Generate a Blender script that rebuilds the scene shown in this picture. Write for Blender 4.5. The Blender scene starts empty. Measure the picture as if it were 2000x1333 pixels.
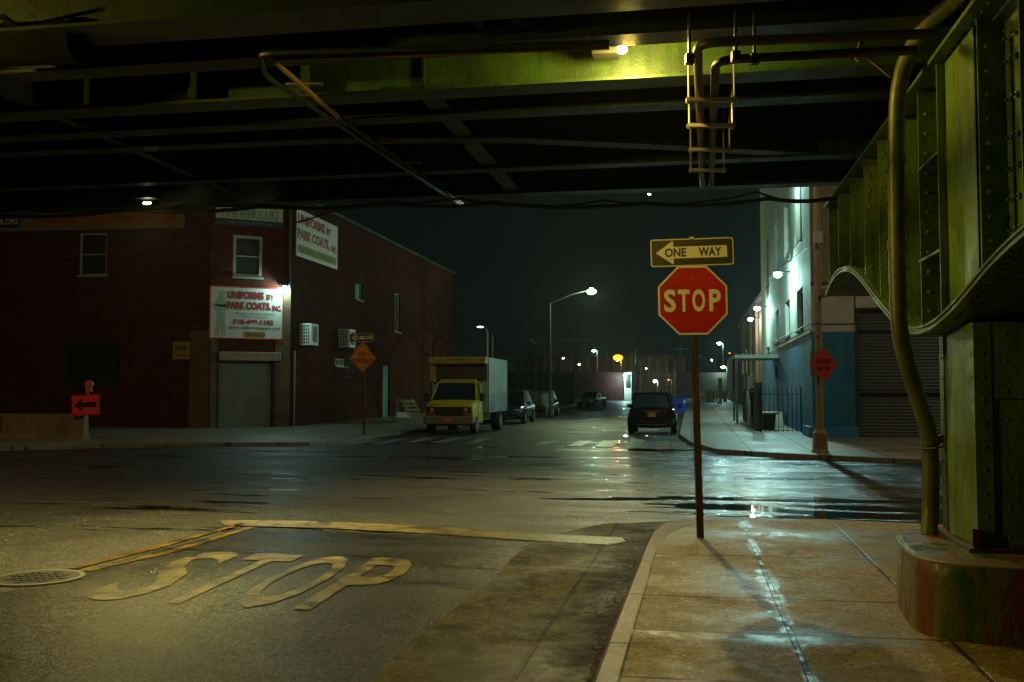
import bpy, math, random
from mathutils import Vector, Matrix
random.seed(7)
R = math.radians
# ------------------------------------------------------------------ camera, world, exposure
sc = bpy.context.scene
CAMZ = 1.72; F = 1944.4; PITCH = math.atan(98.5 / F)
cam_d = bpy.data.cameras.new('camera'); cam = bpy.data.objects.new('camera', cam_d)
sc.collection.objects.link(cam)
cam_d.sensor_width = 36; cam_d.lens = 35; cam_d.clip_start = 0.1; cam_d.clip_end = 2000
cam.location = (0, 0, CAMZ); cam.rotation_euler = (math.pi / 2 + PITCH, 0, 0)
sc.camera = cam
sc.view_settings.view_transform = 'Standard'; sc.view_settings.look = 'None'
sc.view_settings.exposure = 0.0; sc.view_settings.gamma = 1
sc.cycles.use_denoising = True
sc.cycles.max_bounces = 6; sc.cycles.sample_clamp_indirect = 3; sc.cycles.caustics_reflective = False
w = bpy.data.worlds.new('World'); sc.world = w; w.use_nodes = True
wn = w.node_tree.nodes; wl = w.node_tree.links
bg = wn['Background']
tc = wn.new('ShaderNodeTexCoord'); sx = wn.new('ShaderNodeSeparateXYZ'); cr = wn.new('ShaderNodeValToRGB')
wl.new(tc.outputs['Generated'], sx.inputs[0]); wl.new(sx.outputs['Z'], cr.inputs[0]); wl.new(cr.outputs[0], bg.inputs['Color'])
cr.color_ramp.elements[0].position = 0.0; cr.color_ramp.elements[0].color = (0.0050, 0.0108, 0.0086, 1)
cr.color_ramp.elements[1].position = 0.35; cr.color_ramp.elements[1].color = (0.0017, 0.0036, 0.0034, 1)
bg.inputs['Strength'].default_value = 0.62

# ------------------------------------------------------------------ pixel (photo, 2000 wide) -> world helpers used to lay the place out
TH = R(10.15); K = math.tan(TH)
E1 = Vector((math.sin(TH), math.cos(TH), 0)); E2 = Vector((math.cos(TH), -math.sin(TH), 0))
def ray(px, py):
    u = (px - 1000) / F; v = (666.5 - py) / F
    return Vector((u, math.cos(PITCH) - v * math.sin(PITCH), math.sin(PITCH) + v * math.cos(PITCH)))
def gr(px, py, z=0.0):
    d = ray(px, py); t = (z - CAMZ) / d.z
    return Vector((d.x * t, d.y * t, z))
def at(px, py, Y):
    d = ray(px, py); t = Y / d.y
    return Vector((d.x * t, Y, CAMZ + d.z * t))
def G(a, Y, z): return Vector((a + K * Y, Y, z))
def gz(Y): return max(0, min(1, (Y - 70) / 60)) * 0.75

# ------------------------------------------------------------------ object helpers
C = sc.collection
INV = {}
def tag(o, label=None, cat=None, group=None, kind=None):
    if label: o['label'] = label
    if cat: o['category'] = cat
    if group: o['group'] = group
    if kind: o['kind'] = kind
    return o
def thing(name, label, cat, loc=(0, 0, 0), rz=0.0, group=None):
    o = bpy.data.objects.new(name, None); C.objects.link(o)
    o.location = loc; o.rotation_euler = (0, 0, rz); o.empty_display_size = 0.2
    tag(o, label, cat, group)
    return o
def inv_of(o):
    m = Matrix.Translation(o.location) @ Matrix.Rotation(o.rotation_euler.z, 4, 'Z')
    return m.inverted()
class MB:
    def __init__(s): s.v = []; s.f = []
    def add(s, vs, fs):
        n = len(s.v); s.v += [Vector(p) for p in vs]; s.f += [tuple(i + n for i in f) for f in fs]; return s
    def box(s, x0, x1, y0, y1, z0, z1):
        return s.add([(x0,y0,z0),(x1,y0,z0),(x1,y1,z0),(x0,y1,z0),(x0,y0,z1),(x1,y0,z1),(x1,y1,z1),(x0,y1,z1)],
              [(0,3,2,1),(4,5,6,7),(0,1,5,4),(1,2,6,5),(2,3,7,6),(3,0,4,7)])
    def obox(s, c, ax, ay, az):      # centre and three half axes
        c, ax, ay, az = map(Vector, (c, ax, ay, az))
        P = [c + i*ax + j*ay + k*az for k in (-1,1) for (i,j) in ((-1,-1),(1,-1),(1,1),(-1,1))]
        return s.add(P, [(0,3,2,1),(4,5,6,7),(0,1,5,4),(1,2,6,5),(2,3,7,6),(3,0,4,7)])
    def beam(s, p, q, w, h, up=(0,0,1)):   # box from p to q, w wide, h high
        p, q, up = Vector(p), Vector(q), Vector(up)
        d = (q - p); L = d.length; d.normalize(); r = d.cross(up).normalized(); u = r.cross(d)
        return s.obox((p + q) / 2, d * L / 2, r * w / 2, u * h / 2)
    def quad(s, a, b, c, d): return s.add([a, b, c, d], [(0, 1, 2, 3)])
    def poly(s, pts): return s.add(pts, [tuple(range(len(pts)))])
    def prism(s, pts, off):
        off = Vector(off); n = len(pts); P = [Vector(p) for p in pts]
        s.add(P + [p + off for p in P], [tuple(range(n))[::-1], tuple(range(n, 2*n))] + [(i, (i+1) % n, n + (i+1) % n, n + i) for i in range(n)])
        return s
    def cyl(s, p, q, r, seg=10, r2=None, caps=True):
        return s.tube([p, q], [r, r if r2 is None else r2], seg, caps)
    def tube(s, pts, r, seg=8, caps=True):
        pts = [Vector(p) for p in pts]; n = len(pts)
        rs = r if isinstance(r, (list, tuple)) else [r] * n
        up = None; base = len(s.v)
        for i, p in enumerate(pts):
            d = (pts[min(i+1, n-1)] - pts[max(i-1, 0)]).normalized()
            if up is None:
                up = Vector((0, 0, 1)) if abs(d.z) < 0.9 else Vector((1, 0, 0))
            x = d.cross(up).normalized(); y = x.cross(d).normalized(); up = y
            for k in range(seg):
                a = 2 * math.pi * k / seg
                s.v.append(p + x * math.cos(a) * rs[i] + y * math.sin(a) * rs[i])
        for i in range(n - 1):
            for k in range(seg):
                a = base + i*seg + k; b = base + i*seg + (k+1) % seg
                s.f.append((a, b, b + seg, a + seg))
        if caps:
            s.f.append(tuple(base + k for k in range(seg))[::-1]); s.f.append(tuple(base + (n-1)*seg + k for k in range(seg)))
        return s
    def dome(s, c, nrm, r, seg=6, flat=0.7):
        c, nrm = Vector(c), Vector(nrm).normalized()
        t = nrm.orthogonal().normalized(); b = nrm.cross(t); base = len(s.v)
        for (rr, hh) in ((1, 0), (.8, .55)):
            for k in range(seg):
                a = 2*math.pi*k/seg
                s.v.append(c + (t*math.cos(a) + b*math.sin(a)) * r * rr + nrm * r * hh * flat)
        s.v.append(c + nrm * r * flat)
        for k in range(seg):
            k2 = (k+1) % seg
            s.f.append((base+k, base+k2, base+seg+k2, base+seg+k)); s.f.append((base+seg+k, base+seg+k2, base+2*seg))
        return s
    def ball(s, c, r, sc=(1,1,1), seg=12, rings=8):
        c = Vector(c); base = len(s.v)
        for i in range(rings + 1):
            ph = math.pi * i / rings
            for k in range(seg):
                a = 2*math.pi*k/seg
                s.v.append(c + Vector((r*sc[0]*math.sin(ph)*math.cos(a), r*sc[1]*math.sin(ph)*math.sin(a), r*sc[2]*math.cos(ph))))
        for i in range(rings):
            for k in range(seg):
                a = base+i*seg+k; b = base+i*seg+(k+1) % seg
                s.f.append((a, a+seg, b+seg, b))
        return s
    def loft(s, rings, caps=True):
        base = len(s.v); n = len(rings[0])
        for rg in rings: s.v += [Vector(p) for p in rg]
        for i in range(len(rings)-1):
            for k in range(n):
                a = base+i*n+k; b = base+i*n+(k+1) % n
                s.f.append((a, b, b+n, a+n))
        if caps: s.f.append(tuple(base+k for k in range(n))[::-1]); s.f.append(tuple(base+(len(rings)-1)*n+k for k in range(n)))
        return s
    def islands(s):
        par = list(range(len(s.v)))
        def fd(i):
            while par[i] != i: par[i] = par[par[i]]; i = par[i]
            return i
        for f in s.f:
            for k in f[1:]: par[fd(k)] = fd(f[0])
        g = {}
        for f in s.f: g.setdefault(fd(f[0]), []).append(f)
        out = []
        for fs in g.values():
            ids = sorted({i for f in fs for i in f}); mp = {j: k for k, j in enumerate(ids)}
            m = MB(); m.v = [s.v[i] for i in ids]; m.f = [tuple(mp[i] for i in f) for f in fs]; out.append(m)
        return out
    def build(s, name, mat, parent=None, world=False, smooth=False, bevel=0, **kw):
        if kw.pop('split', False):
            for m in s.islands(): m.build(name, mat, parent, world, smooth, bevel, **kw)
            return
        vs = s.v
        if parent is not None and world:
            p = parent; m = Matrix.Identity(4)
            while p is not None: m = m @ inv_of(p) if m == Matrix.Identity(4) else inv_of(p) @ m; p = p.parent
            vs = [m @ v for v in vs]
        me = bpy.data.meshes.new(name); me.from_pydata([tuple(v) for v in vs], [], s.f); me.update()
        me.materials.append(mat)
        import bmesh
        bm = bmesh.new(); bm.from_mesh(me)
        if kw.pop('fixn', True) and len(me.polygons) > 1: bmesh.ops.recalc_face_normals(bm, faces=bm.faces)
        flip = [f for f in bm.faces if f.normal.z < -0.9] if not kw.get('fixn_', True) or (len(me.polygons) == 1 or name.startswith(('road', 'side', 'kerb'))) else []
        if flip: bmesh.ops.reverse_faces(bm, faces=flip)
        bm.to_mesh(me); bm.free()
        if smooth:
            for p in me.polygons: p.use_smooth = True
            try: me.set_sharp_from_angle(angle=R(40))
            except Exception: pass
        o = bpy.data.objects.new(name, me); C.objects.link(o)
        if parent is not None: o.parent = parent
        if bevel:
            b = o.modifiers.new('bevel', 'BEVEL'); b.width = bevel; b.segments = 2; b.limit_method = 'ANGLE'; b.angle_limit = R(40)
        return o
def struct(o): o['kind'] = 'structure'; return o
def text(name, body, origin, right, up, mat, parent=None, height=1.0, width=None, thick=0.004, bold=0.0, world=False, italic=0.0, space=1.0):
    """flat lettering: cap height, total width fixed by scaling; origin = bottom left"""
    cu = bpy.data.curves.new(name, 'FONT'); cu.body = body; cu.size = 1.0; cu.offset = bold; cu.shear = italic; cu.space_character = space
    cu.resolution_u = 3
    o = bpy.data.objects.new(name, cu); C.objects.link(o)
    dg = bpy.context.evaluated_depsgraph_get(); me0 = bpy.data.meshes.new_from_object(o.evaluated_get(dg))
    vs = [v.co.copy() for v in me0.vertices]; fs = [tuple(p.vertices) for p in me0.polygons]
    bpy.data.objects.remove(o); bpy.data.curves.remove(cu); bpy.data.meshes.remove(me0)
    x0 = min(v.x for v in vs); x1 = max(v.x for v in vs)
    caph = 0.70 + 2*bold
    right, up, origin = Vector(right).normalized(), Vector(up).normalized(), Vector(origin)
    if abs(right.dot(up)) > 1e-3: nrm = right.cross(up).normalized()
    else: nrm = right.cross(up)
    sx_ = (width / (x1 - x0)) if width else height / caph
    sy = height / caph
    m = MB()
    P = [origin + right * ((v.x - x0) * sx_) + up * ((v.y + bold) * sy) + nrm * thick for v in vs]
    m.add(P, fs)
    return m.build(name, mat, parent, world=world, fixn=False)

def letters(name, items, origin, right, up, mat, parent=None, height=1.0, bold=0.0, world=False):
    """single word built letter by letter: items = (char, offset, width); one mesh"""
    objs = [text(name, ch, Vector(origin) + Vector(right).normalized()*off, right, up, mat, parent, height, wd, 0, bold, world) for ch, off, wd in items]
    m = MB()
    for o in objs: m.add([v.co.copy() for v in o.data.vertices], [tuple(p.vertices) for p in o.data.polygons])
    for o in objs: me = o.data; bpy.data.objects.remove(o); bpy.data.meshes.remove(me)
    return m.build(name, mat, parent, fixn=False)

# ------------------------------------------------------------------ materials
def nm(name):
    m = bpy.data.materials.new(name); m.use_nodes = True
    return m, m.node_tree.nodes, m.node_tree.links, m.node_tree.nodes['Principled BSDF']
def ramp(N, L, src, stops):
    r = N.new('ShaderNodeValToRGB'); e = r.color_ramp.elements
    while len(e) < len(stops): e.new(0.5)
    for i, (p, c) in enumerate(stops):
        e[i].position = p; e[i].color = (c, c, c, 1) if not isinstance(c, (tuple, list)) else (*c, 1)
    L.new(src, r.inputs[0]); return r.outputs[0]
def noise(N, L, vec, scale, detail=4, rough=0.55, dist=0.0):
    n = N.new('ShaderNodeTexNoise'); n.inputs['Scale'].default_value = scale; n.inputs['Detail'].default_value = detail
    n.inputs['Roughness'].default_value = rough; n.inputs['Distortion'].default_value = dist
    if vec is not None: L.new(vec, n.inputs['Vector'])
    return n.outputs['Fac']
def mapping(N, L, scale=(1,1,1), rot=(0,0,0), coord='Object'):
    t = N.new('ShaderNodeTexCoord'); mp = N.new('ShaderNodeMapping'); mp.inputs['Scale'].default_value = scale; mp.inputs['Rotation'].default_value = rot
    L.new(t.outputs[coord], mp.inputs['Vector']); return mp.outputs['Vector']
def math_(N, L, op, a, b=None, clamp=False):
    m = N.new('ShaderNodeMath'); m.operation = op; m.use_clamp = clamp
    for i, x in enumerate((a, b)):
        if x is None: continue
        if isinstance(x, (int, float)): m.inputs[i].default_value = x
        else: L.new(x, m.inputs[i])
    return m.outputs[0]
def mixc(N, L, fac, a, b, typ='MIX'):
    m = N.new('ShaderNodeMix'); m.data_type = 'RGBA'; m.blend_type = typ
    if isinstance(fac, (int, float)): m.inputs[0].default_value = fac
    else: L.new(fac, m.inputs[0])
    for i, x in ((6, a), (7, b)):
        if isinstance(x, (tuple, list)): m.inputs[i].default_value = (*x[:3], 1)
        else: L.new(x, m.inputs[i])
    return m.outputs[2]
def bump(N, L, h, strength, dist=0.02, nrm=None):
    b = N.new('ShaderNodeBump'); b.inputs['Strength'].default_value = strength if isinstance(strength, (int, float)) else 1
    if not isinstance(strength, (int, float)): L.new(strength, b.inputs['Strength'])
    b.inputs['Distance'].default_value = dist; L.new(h, b.inputs['Height'])
    if nrm is not None: L.new(nrm, b.inputs['Normal'])
    return b.outputs[0]
MATS = {}
def plain(name, col, rough=0.5, metal=0.0, var=0.25, scale=3.0, dirt=(0.3, 0.25, 0.2), bmp=0.0, spec=None):
    if name in MATS: return MATS[name]
    m, N, L, b = nm(name)
    v = mapping(N, L)
    n1 = noise(N, L, v, scale, 6, 0.65)
    c2 = tuple(c * (1 - var) * d * 1.6 if False else c * (1 - var) for c, d in zip(col, dirt))
    c3 = tuple(min(1, c * (1 + var * 0.4)) for c in col)
    L.new(ramp(N, L, n1, [(0.3, c2), (0.62, c3)]), b.inputs['Base Color'])
    L.new(ramp(N, L, n1, [(0.3, min(1, rough + .15)), (0.7, max(0.03, rough - .1))]), b.inputs['Roughness'])
    b.inputs['Metallic'].default_value = metal
    if spec is not None: b.inputs['Specular IOR Level'].default_value = spec
    if bmp: L.new(bump(N, L, noise(N, L, v, scale * 12, 3), bmp, 0.01), b.inputs['Normal'])
    MATS[name] = m; return m
def emit(name, col, s):
    if name in MATS: return MATS[name]
    m, N, L, b = nm(name)
    b.inputs['Base Color'].default_value = (*col, 1); b.inputs['Emission Color'].default_value = (*col, 1); b.inputs['Emission Strength'].default_value = s
    n_ = noise(N, L, mapping(N, L), 4); L.new(ramp(N, L, n_, [(0.2, 0.3), (0.8, 0.5)]), b.inputs['Roughness'])
    MATS[name] = m; return m

def line_dist(N, L, pos, p, q):
    """signed distance of the shading point from the ground line p-q"""
    d = (Vector(q) - Vector(p)); d.z = 0; d.normalize(); n = Vector((-d.y, d.x, 0)); c = n.dot(Vector(p))
    dt = N.new('ShaderNodeVectorMath'); dt.operation = 'DOT_PRODUCT'; L.new(pos, dt.inputs[0]); dt.inputs[1].default_value = n
    return math_(N, L, 'SUBTRACT', dt.outputs['Value'], c)
def band(N, L, d, w, soft, wob=None):
    a = math_(N, L, 'ABSOLUTE', d)
    if wob is not None: a = math_(N, L, 'ADD', a, wob)
    mr = N.new('ShaderNodeMapRange'); L.new(a, mr.inputs[0]); mr.inputs[1].default_value = w; mr.inputs[2].default_value = w + soft
    mr.inputs[3].default_value = 1; mr.inputs[4].default_value = 0; return mr.outputs[0]

def asphalt(name, base=(0.026, 0.023, 0.015), wet=0.5, grain=1.0, rmin=0.22, rmax=0.5, puddles=False, tracks=False):
    m, N, L, b = nm(name)
    t = N.new('ShaderNodeTexCoord'); P = t.outputs['Object']
    mpr = N.new('ShaderNodeMapping'); mpr.inputs['Rotation'].default_value = (0, 0, R(14)); L.new(P, mpr.inputs[0])
    mps = N.new('ShaderNodeMapping'); mps.inputs['Scale'].default_value = (0.45, 1.5, 1); L.new(mpr.outputs[0], mps.inputs[0])
    big = noise(N, L, P, 0.5, 5, 0.6); mid = noise(N, L, P, 5, 5, 0.7); fine = noise(N, L, P, 90, 3, 0.7)
    streak = noise(N, L, mps.outputs[0], 1.0, 5, 0.6)
    vo = N.new('ShaderNodeTexVoronoi'); vo.inputs['Scale'].default_value = 72; L.new(P, vo.inputs['Vector'])
    vs_ = N.new('ShaderNodeSeparateColor'); L.new(vo.outputs['Color'], vs_.inputs[0])
    def tilt(nin, amt):
        sub = N.new('ShaderNodeVectorMath'); sub.operation = 'SUBTRACT'; L.new(vo.outputs['Color'], sub.inputs[0]); sub.inputs[1].default_value = (.5, .5, .5)
        mul = N.new('ShaderNodeVectorMath'); mul.operation = 'MULTIPLY'; L.new(sub.outputs[0], mul.inputs[0]); cx_ = N.new('ShaderNodeCombineXYZ')
        for i in (0, 1):
            if isinstance(amt, (int, float)): cx_.inputs[i].default_value = amt
            else: L.new(amt, cx_.inputs[i])
        L.new(cx_.outputs[0], mul.inputs[1])
        ad = N.new('ShaderNodeVectorMath'); ad.operation = 'ADD'; L.new(nin, ad.inputs[0]); L.new(mul.outputs[0], ad.inputs[1])
        no = N.new('ShaderNodeVectorMath'); no.operation = 'NORMALIZE'; L.new(ad.outputs[0], no.inputs[0]); return no.outputs[0]
    c = mixc(N, L, ramp(N, L, big, [(0.3, 0.0), (0.7, 1.0)]), tuple(x*0.65 for x in base), tuple(x*1.35 for x in base))
    c = mixc(N, L, ramp(N, L, mid, [(0.35, 0.0), (0.75, 0.5)]), c, tuple(x*0.5 for x in base))
    c = mixc(N, L, ramp(N, L, vs_.outputs[2], [(0.925, 0.0), (0.935, 1.0)]), c, tuple(min(.5, x*13) for x in base))  # sparse pale stones carry the wet sparkle in the colour
    c = mixc(N, L, ramp(N, L, vs_.outputs[1], [(0.0, 0.95), (0.5, 0.0)]), c, tuple(x*0.1 for x in base))
    rr = math_(N, L, 'MULTIPLY', streak, 1.0)
    rg = ramp(N, L, rr, [(0.34, rmin), (0.62, rmax)])
    bstr = 0.9 * grain
    h = math_(N, L, 'ADD', math_(N, L, 'MULTIPLY', vo.outputs['Distance'], -1.1), fine)
    if puddles:
        mp3 = N.new('ShaderNodeMapping'); mp3.inputs['Scale'].default_value = (0.16, 0.75, 1); mp3.inputs['Location'].default_value = (3.1, 0.4, 0); L.new(mpr.outputs[0], mp3.inputs[0])
        pn = noise(N, L, mp3.outputs[0], 1.4, 6, 0.62, 0.6)
        # puddles gather in the wheel ruts beside the near kerb and along the far kerb
        d1 = band(N, L, line_dist(N, L, P, gr(1250, 978), gr(1800, 985)), 0.5, 1.6)
        d2 = band(N, L, line_dist(N, L, P, gr(1400, 1001), gr(1800, 1008)), 0.12, 0.9)
        d3 = band(N, L, line_dist(N, L, P, gr(1400, 886), gr(1800, 903)), 0.3, 0.8)
        sxn = N.new('ShaderNodeSeparateXYZ'); L.new(P, sxn.inputs[0])
        gate = N.new('ShaderNodeMapRange'); L.new(sxn.outputs['X'], gate.inputs[0]); gate.inputs[1].default_value = 0.2; gate.inputs[2].default_value = 2.8
        gate.inputs[3].default_value = 0.25; gate.inputs[4].default_value = 1
        bsum = math_(N, L, 'MULTIPLY', math_(N, L, 'MAXIMUM', math_(N, L, 'MAXIMUM', d1, d2), d3), gate.outputs[0])
        gn = N.new('ShaderNodeMapRange'); L.new(sxn.outputs['Y'], gn.inputs[0]); gn.inputs[1].default_value = 10.0; gn.inputs[2].default_value = 12.5; gn.inputs[3].default_value = -.2; gn.inputs[4].default_value = 0
        pv = math_(N, L, 'ADD', math_(N, L, 'ADD', math_(N, L, 'MULTIPLY', bsum, 0.115), gn.outputs[0]), pn)
        pm = ramp(N, L, pv, [(0.60, 0.0), (0.615, 1.0)])
        damp = ramp(N, L, pv, [(0.52, 0.0), (0.61, 1.0)])
        rg = mixc(N, L, damp, rg, (0.17, 0.17, 0.17)); rg = mixc(N, L, pm, rg, (0.03, 0.03, 0.03))
        c = mixc(N, L, pm, c, tuple(x*0.35 for x in base))
        # road colour darkened beyond a line across the junction, with tarred seams and oil stains
        dz = N.new('ShaderNodeMapRange'); L.new(line_dist(N, L, P, gr(0, 975), gr(420, 985)), dz.inputs[0]); dz.inputs[1].default_value = -.02; dz.inputs[2].default_value = .05
        c = mixc(N, L, math_(N, L, 'MULTIPLY', dz.outputs[0], .35), c, tuple(x*.35 for x in base))
        wob_ = math_(N, L, 'MULTIPLY', math_(N, L, 'SUBTRACT', mid, .5), .12)
        for (sa, sb) in ((gr(0, 975), gr(420, 985)), (gr(600, 960), gr(1000, 1000)), (gr(300, 900), gr(1500, 930)), (gr(900, 950), gr(1100, 1040))):
            c = mixc(N, L, math_(N, L, 'MULTIPLY', band(N, L, line_dist(N, L, P, sa, sb), .012, .02, wob_), .8), c, tuple(x*.15 for x in base))
        c = mixc(N, L, ramp(N, L, noise(N, L, P, 1.1, 7, .7, .8), [(.52, 0), (.60, .65)]), c, tuple(x*.3 for x in base))
        inv = math_(N, L, 'SUBTRACT', 1.0, pm)
        gx = N.new('ShaderNodeMapRange'); L.new(sxn.outputs['X'], gx.inputs[0]); gx.inputs[1].default_value = 0.6; gx.inputs[2].default_value = 4.0; gx.interpolation_type = 'SMOOTHSTEP'
        gy = N.new('ShaderNodeMapRange'); L.new(sxn.outputs['Y'], gy.inputs[0]); gy.inputs[1].default_value = 36.0; gy.inputs[2].default_value = 24.0; gy.interpolation_type = 'SMOOTHSTEP'
        dry = math_(N, L, 'SUBTRACT', 1.0, math_(N, L, 'MULTIPLY', gx.outputs[0], gy.outputs[0]))
        rg = math_(N, L, 'ADD', rg, math_(N, L, 'MULTIPLY', math_(N, L, 'MULTIPLY', dry, inv), 0.26))
        L.new(tilt(bump(N, L, h, math_(N, L, 'MULTIPLY', inv, bstr * .6), 0.01), math_(N, L, 'MULTIPLY', inv, .55 * grain)), b.inputs['Normal'])
    else:
        L.new(tilt(bump(N, L, h, bstr * .6, 0.01), .55 * grain), b.inputs['Normal'])
    L.new(c, b.inputs['Base Color']); L.new(rg, b.inputs['Roughness'])
    b.inputs['Specular IOR Level'].default_value = wet
    return m
M_ROAD = asphalt('wet_road_asphalt', wet=0.55, puddles=True, rmin=0.15, rmax=0.34)
M_NEW = asphalt('smooth_new_asphalt', base=(0.013, 0.0112, 0.0065), wet=0.24, grain=0.65, rmin=0.26, rmax=0.42)

def concrete(name, base, lines=(), wetlines=(), wetrough=0.33, jw=0.014, grid=None, stain=0.5, redband=None, drybase=0.6, dirtline=None, blotch=False, spec=0.5):
    m, N, L, b = nm(name)
    t = N.new('ShaderNodeTexCoord'); P = t.outputs['Object']
    n0 = noise(N, L, P, 0.9, 5, 0.6, 0.4); n1 = noise(N, L, P, 7, 6, 0.7); n2 = noise(N, L, P, 60, 3, 0.7)
    c = mixc(N, L, ramp(N, L, n0, [(0.35, 0.0), (0.65, 1.0)]), tuple(x*0.62 for x in base), tuple(x*1.15 for x in base))
    c = mixc(N, L, ramp(N, L, n1, [(0.45, 0.0), (0.8, stain)]), c, tuple(x*0.35 for x in base))
    c = mixc(N, L, ramp(N, L, n2, [(0.42, 0.0), (0.7, 0.75)]), c, tuple(x*0.35 for x in base))
    vg = N.new('ShaderNodeTexVoronoi'); vg.inputs['Scale'].default_value = 48; L.new(P, vg.inputs['Vector']); vsg = N.new('ShaderNodeSeparateColor'); L.new(vg.outputs['Color'], vsg.inputs[0])
    c = mixc(N, L, ramp(N, L, vsg.outputs[0], [(0.0, 0.75), (0.28, 0.0)]), c, tuple(x*0.3 for x in base))
    c = mixc(N, L, ramp(N, L, vsg.outputs[1], [(0.85, 0.0), (1.0, 0.6)]), c, tuple(min(1, x*1.9) for x in base))
    n5 = noise(N, L, P, 2.2, 8, 0.72, 1.2)
    c = mixc(N, L, ramp(N, L, n5, [(0.50, 0.0), (0.56, 0.38)]), c, tuple(x*0.42*k for x, k in zip(base, (1.0, .8, .55))))
    gd = N.new('ShaderNodeTexVoronoi'); gd.inputs['Scale'].default_value = 9; L.new(P, gd.inputs['Vector']); c = mixc(N, L, ramp(N, L, gd.outputs['Distance'], [(0.10, 0.9), (0.16, 0.0)]), c, tuple(x*0.25 for x in base))
    wc = N.new('ShaderNodeMix'); wc.data_type = 'VECTOR'; 
    ck = N.new('ShaderNodeTexVoronoi'); ck.feature = 'DISTANCE_TO_EDGE'; ck.inputs['Scale'].default_value = 0.42
    nd = N.new('ShaderNodeTexNoise'); nd.inputs['Scale'].default_value = 2.5; nd.inputs['Detail'].default_value = 5; L.new(P, nd.inputs['Vector'])
    sc2 = N.new('ShaderNodeVectorMath'); sc2.operation = 'SCALE'; L.new(nd.outputs['Color'], sc2.inputs[0]); sc2.inputs['Scale'].default_value = 0.7
    ad2 = N.new('ShaderNodeVectorMath'); ad2.operation = 'ADD'; L.new(P, ad2.inputs[0]); L.new(sc2.outputs[0], ad2.inputs[1]); L.new(ad2.outputs[0], ck.inputs['Vector'])
    crk = math_(N, L, 'MULTIPLY', ramp(N, L, ck.outputs['Distance'], [(0.0, 1.0), (0.006, 0.0)]), ramp(N, L, n0, [(0.5, 0.0), (0.55, 0.8)]))
    c = mixc(N, L, crk, c, tuple(x*0.15 for x in base))
    if blotch:
        nb1 = noise(N, L, P, 1.6, 8, 0.75, 0.6)
        c = mixc(N, L, ramp(N, L, nb1, [(0.42, 0.8), (0.53, 0.0)]), c, (0.022, 0.016, 0.007))
    if dirtline:
        p_, q_, w_, s2_ = dirtline
        dl = math_(N, L, 'MULTIPLY', band(N, L, line_dist(N, L, P, p_, q_), w_, s2_, math_(N, L, 'MULTIPLY', math_(N, L, 'SUBTRACT', n5, 0.5), 1.0)), 0.9)
        c = mixc(N, L, dl, c, (0.018, 0.012, 0.006))
    rough = ramp(N, L, math_(N, L, 'ADD', math_(N, L, 'MULTIPLY', n0, 0.7), math_(N, L, 'MULTIPLY', n1, 0.3)), [(0.36, 0.42), (0.6, drybase)])
    wet = None
    wob = math_(N, L, 'MULTIPLY', math_(N, L, 'SUBTRACT', n0, 0.5), 0.45)
    for (p, q, w_, s_) in wetlines:
        bnd = band(N, L, line_dist(N, L, P, p, q), w_, s_, wob)
        wet = bnd if wet is None else math_(N, L, 'MAXIMUM', wet, bnd)
        wet = math_(N, L, 'MULTIPLY', wet, ramp(N, L, n1, [(0.38, 0.35), (0.55, 1.0)]))
    if wet is not None:
        rough = mixc(N, L, wet, rough, (wetrough,)*3)
        c = mixc(N, L, math_(N, L, 'MULTIPLY', wet, 0.55), c, tuple(x*0.3 for x in base))
    J = None
    for (p, q, *ww) in lines:
        bnd = band(N, L, line_dist(N, L, P, p, q), ww[0] if ww else jw, 0.006)
        J = bnd if J is None else math_(N, L, 'MAXIMUM', J, bnd)
    if grid:
        for (p, q, step) in grid:
            d = line_dist(N, L, P, p, q)
            mo = math_(N, L, 'SUBTRACT', math_(N, L, 'PINGPONG', d, step / 2), 0.0)
            bnd = band(N, L, mo, 0.012, 0.02)
            J = bnd if J is None else math_(N, L, 'MAXIMUM', J, bnd)
    if redband:
        p, q, w_ = redband
        rb = math_(N, L, 'MULTIPLY', band(N, L, line_dist(N, L, P, p, q), w_, 0.1), ramp(N, L, n1, [(0.4, 0.0), (0.6, 0.7)]))
        c = mixc(N, L, rb, c, (0.45, 0.09, 0.05))
    h = math_(N, L, 'ADD', math_(N, L, 'MULTIPLY', n2, 0.25), math_(N, L, 'MULTIPLY', n1, 0.3))
    if J is not None:
        c = mixc(N, L, math_(N, L, 'MULTIPLY', J, 0.95), c, (0.02, 0.018, 0.012))
        h = math_(N, L, 'SUBTRACT', h, math_(N, L, 'MULTIPLY', J, 1.2))
    L.new(bump(N, L, h, 0.35, 0.02), b.inputs['Normal'])
    L.new(c, b.inputs['Base Color']); L.new(rough, b.inputs['Roughness'])
    if wet is not None: L.new(math_(N, L, 'ADD', math_(N, L, 'MULTIPLY', wet, .5 - spec), spec), b.inputs['Specular IOR Level'])
    else: b.inputs['Specular IOR Level'].default_value = spec
    return m

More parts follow.
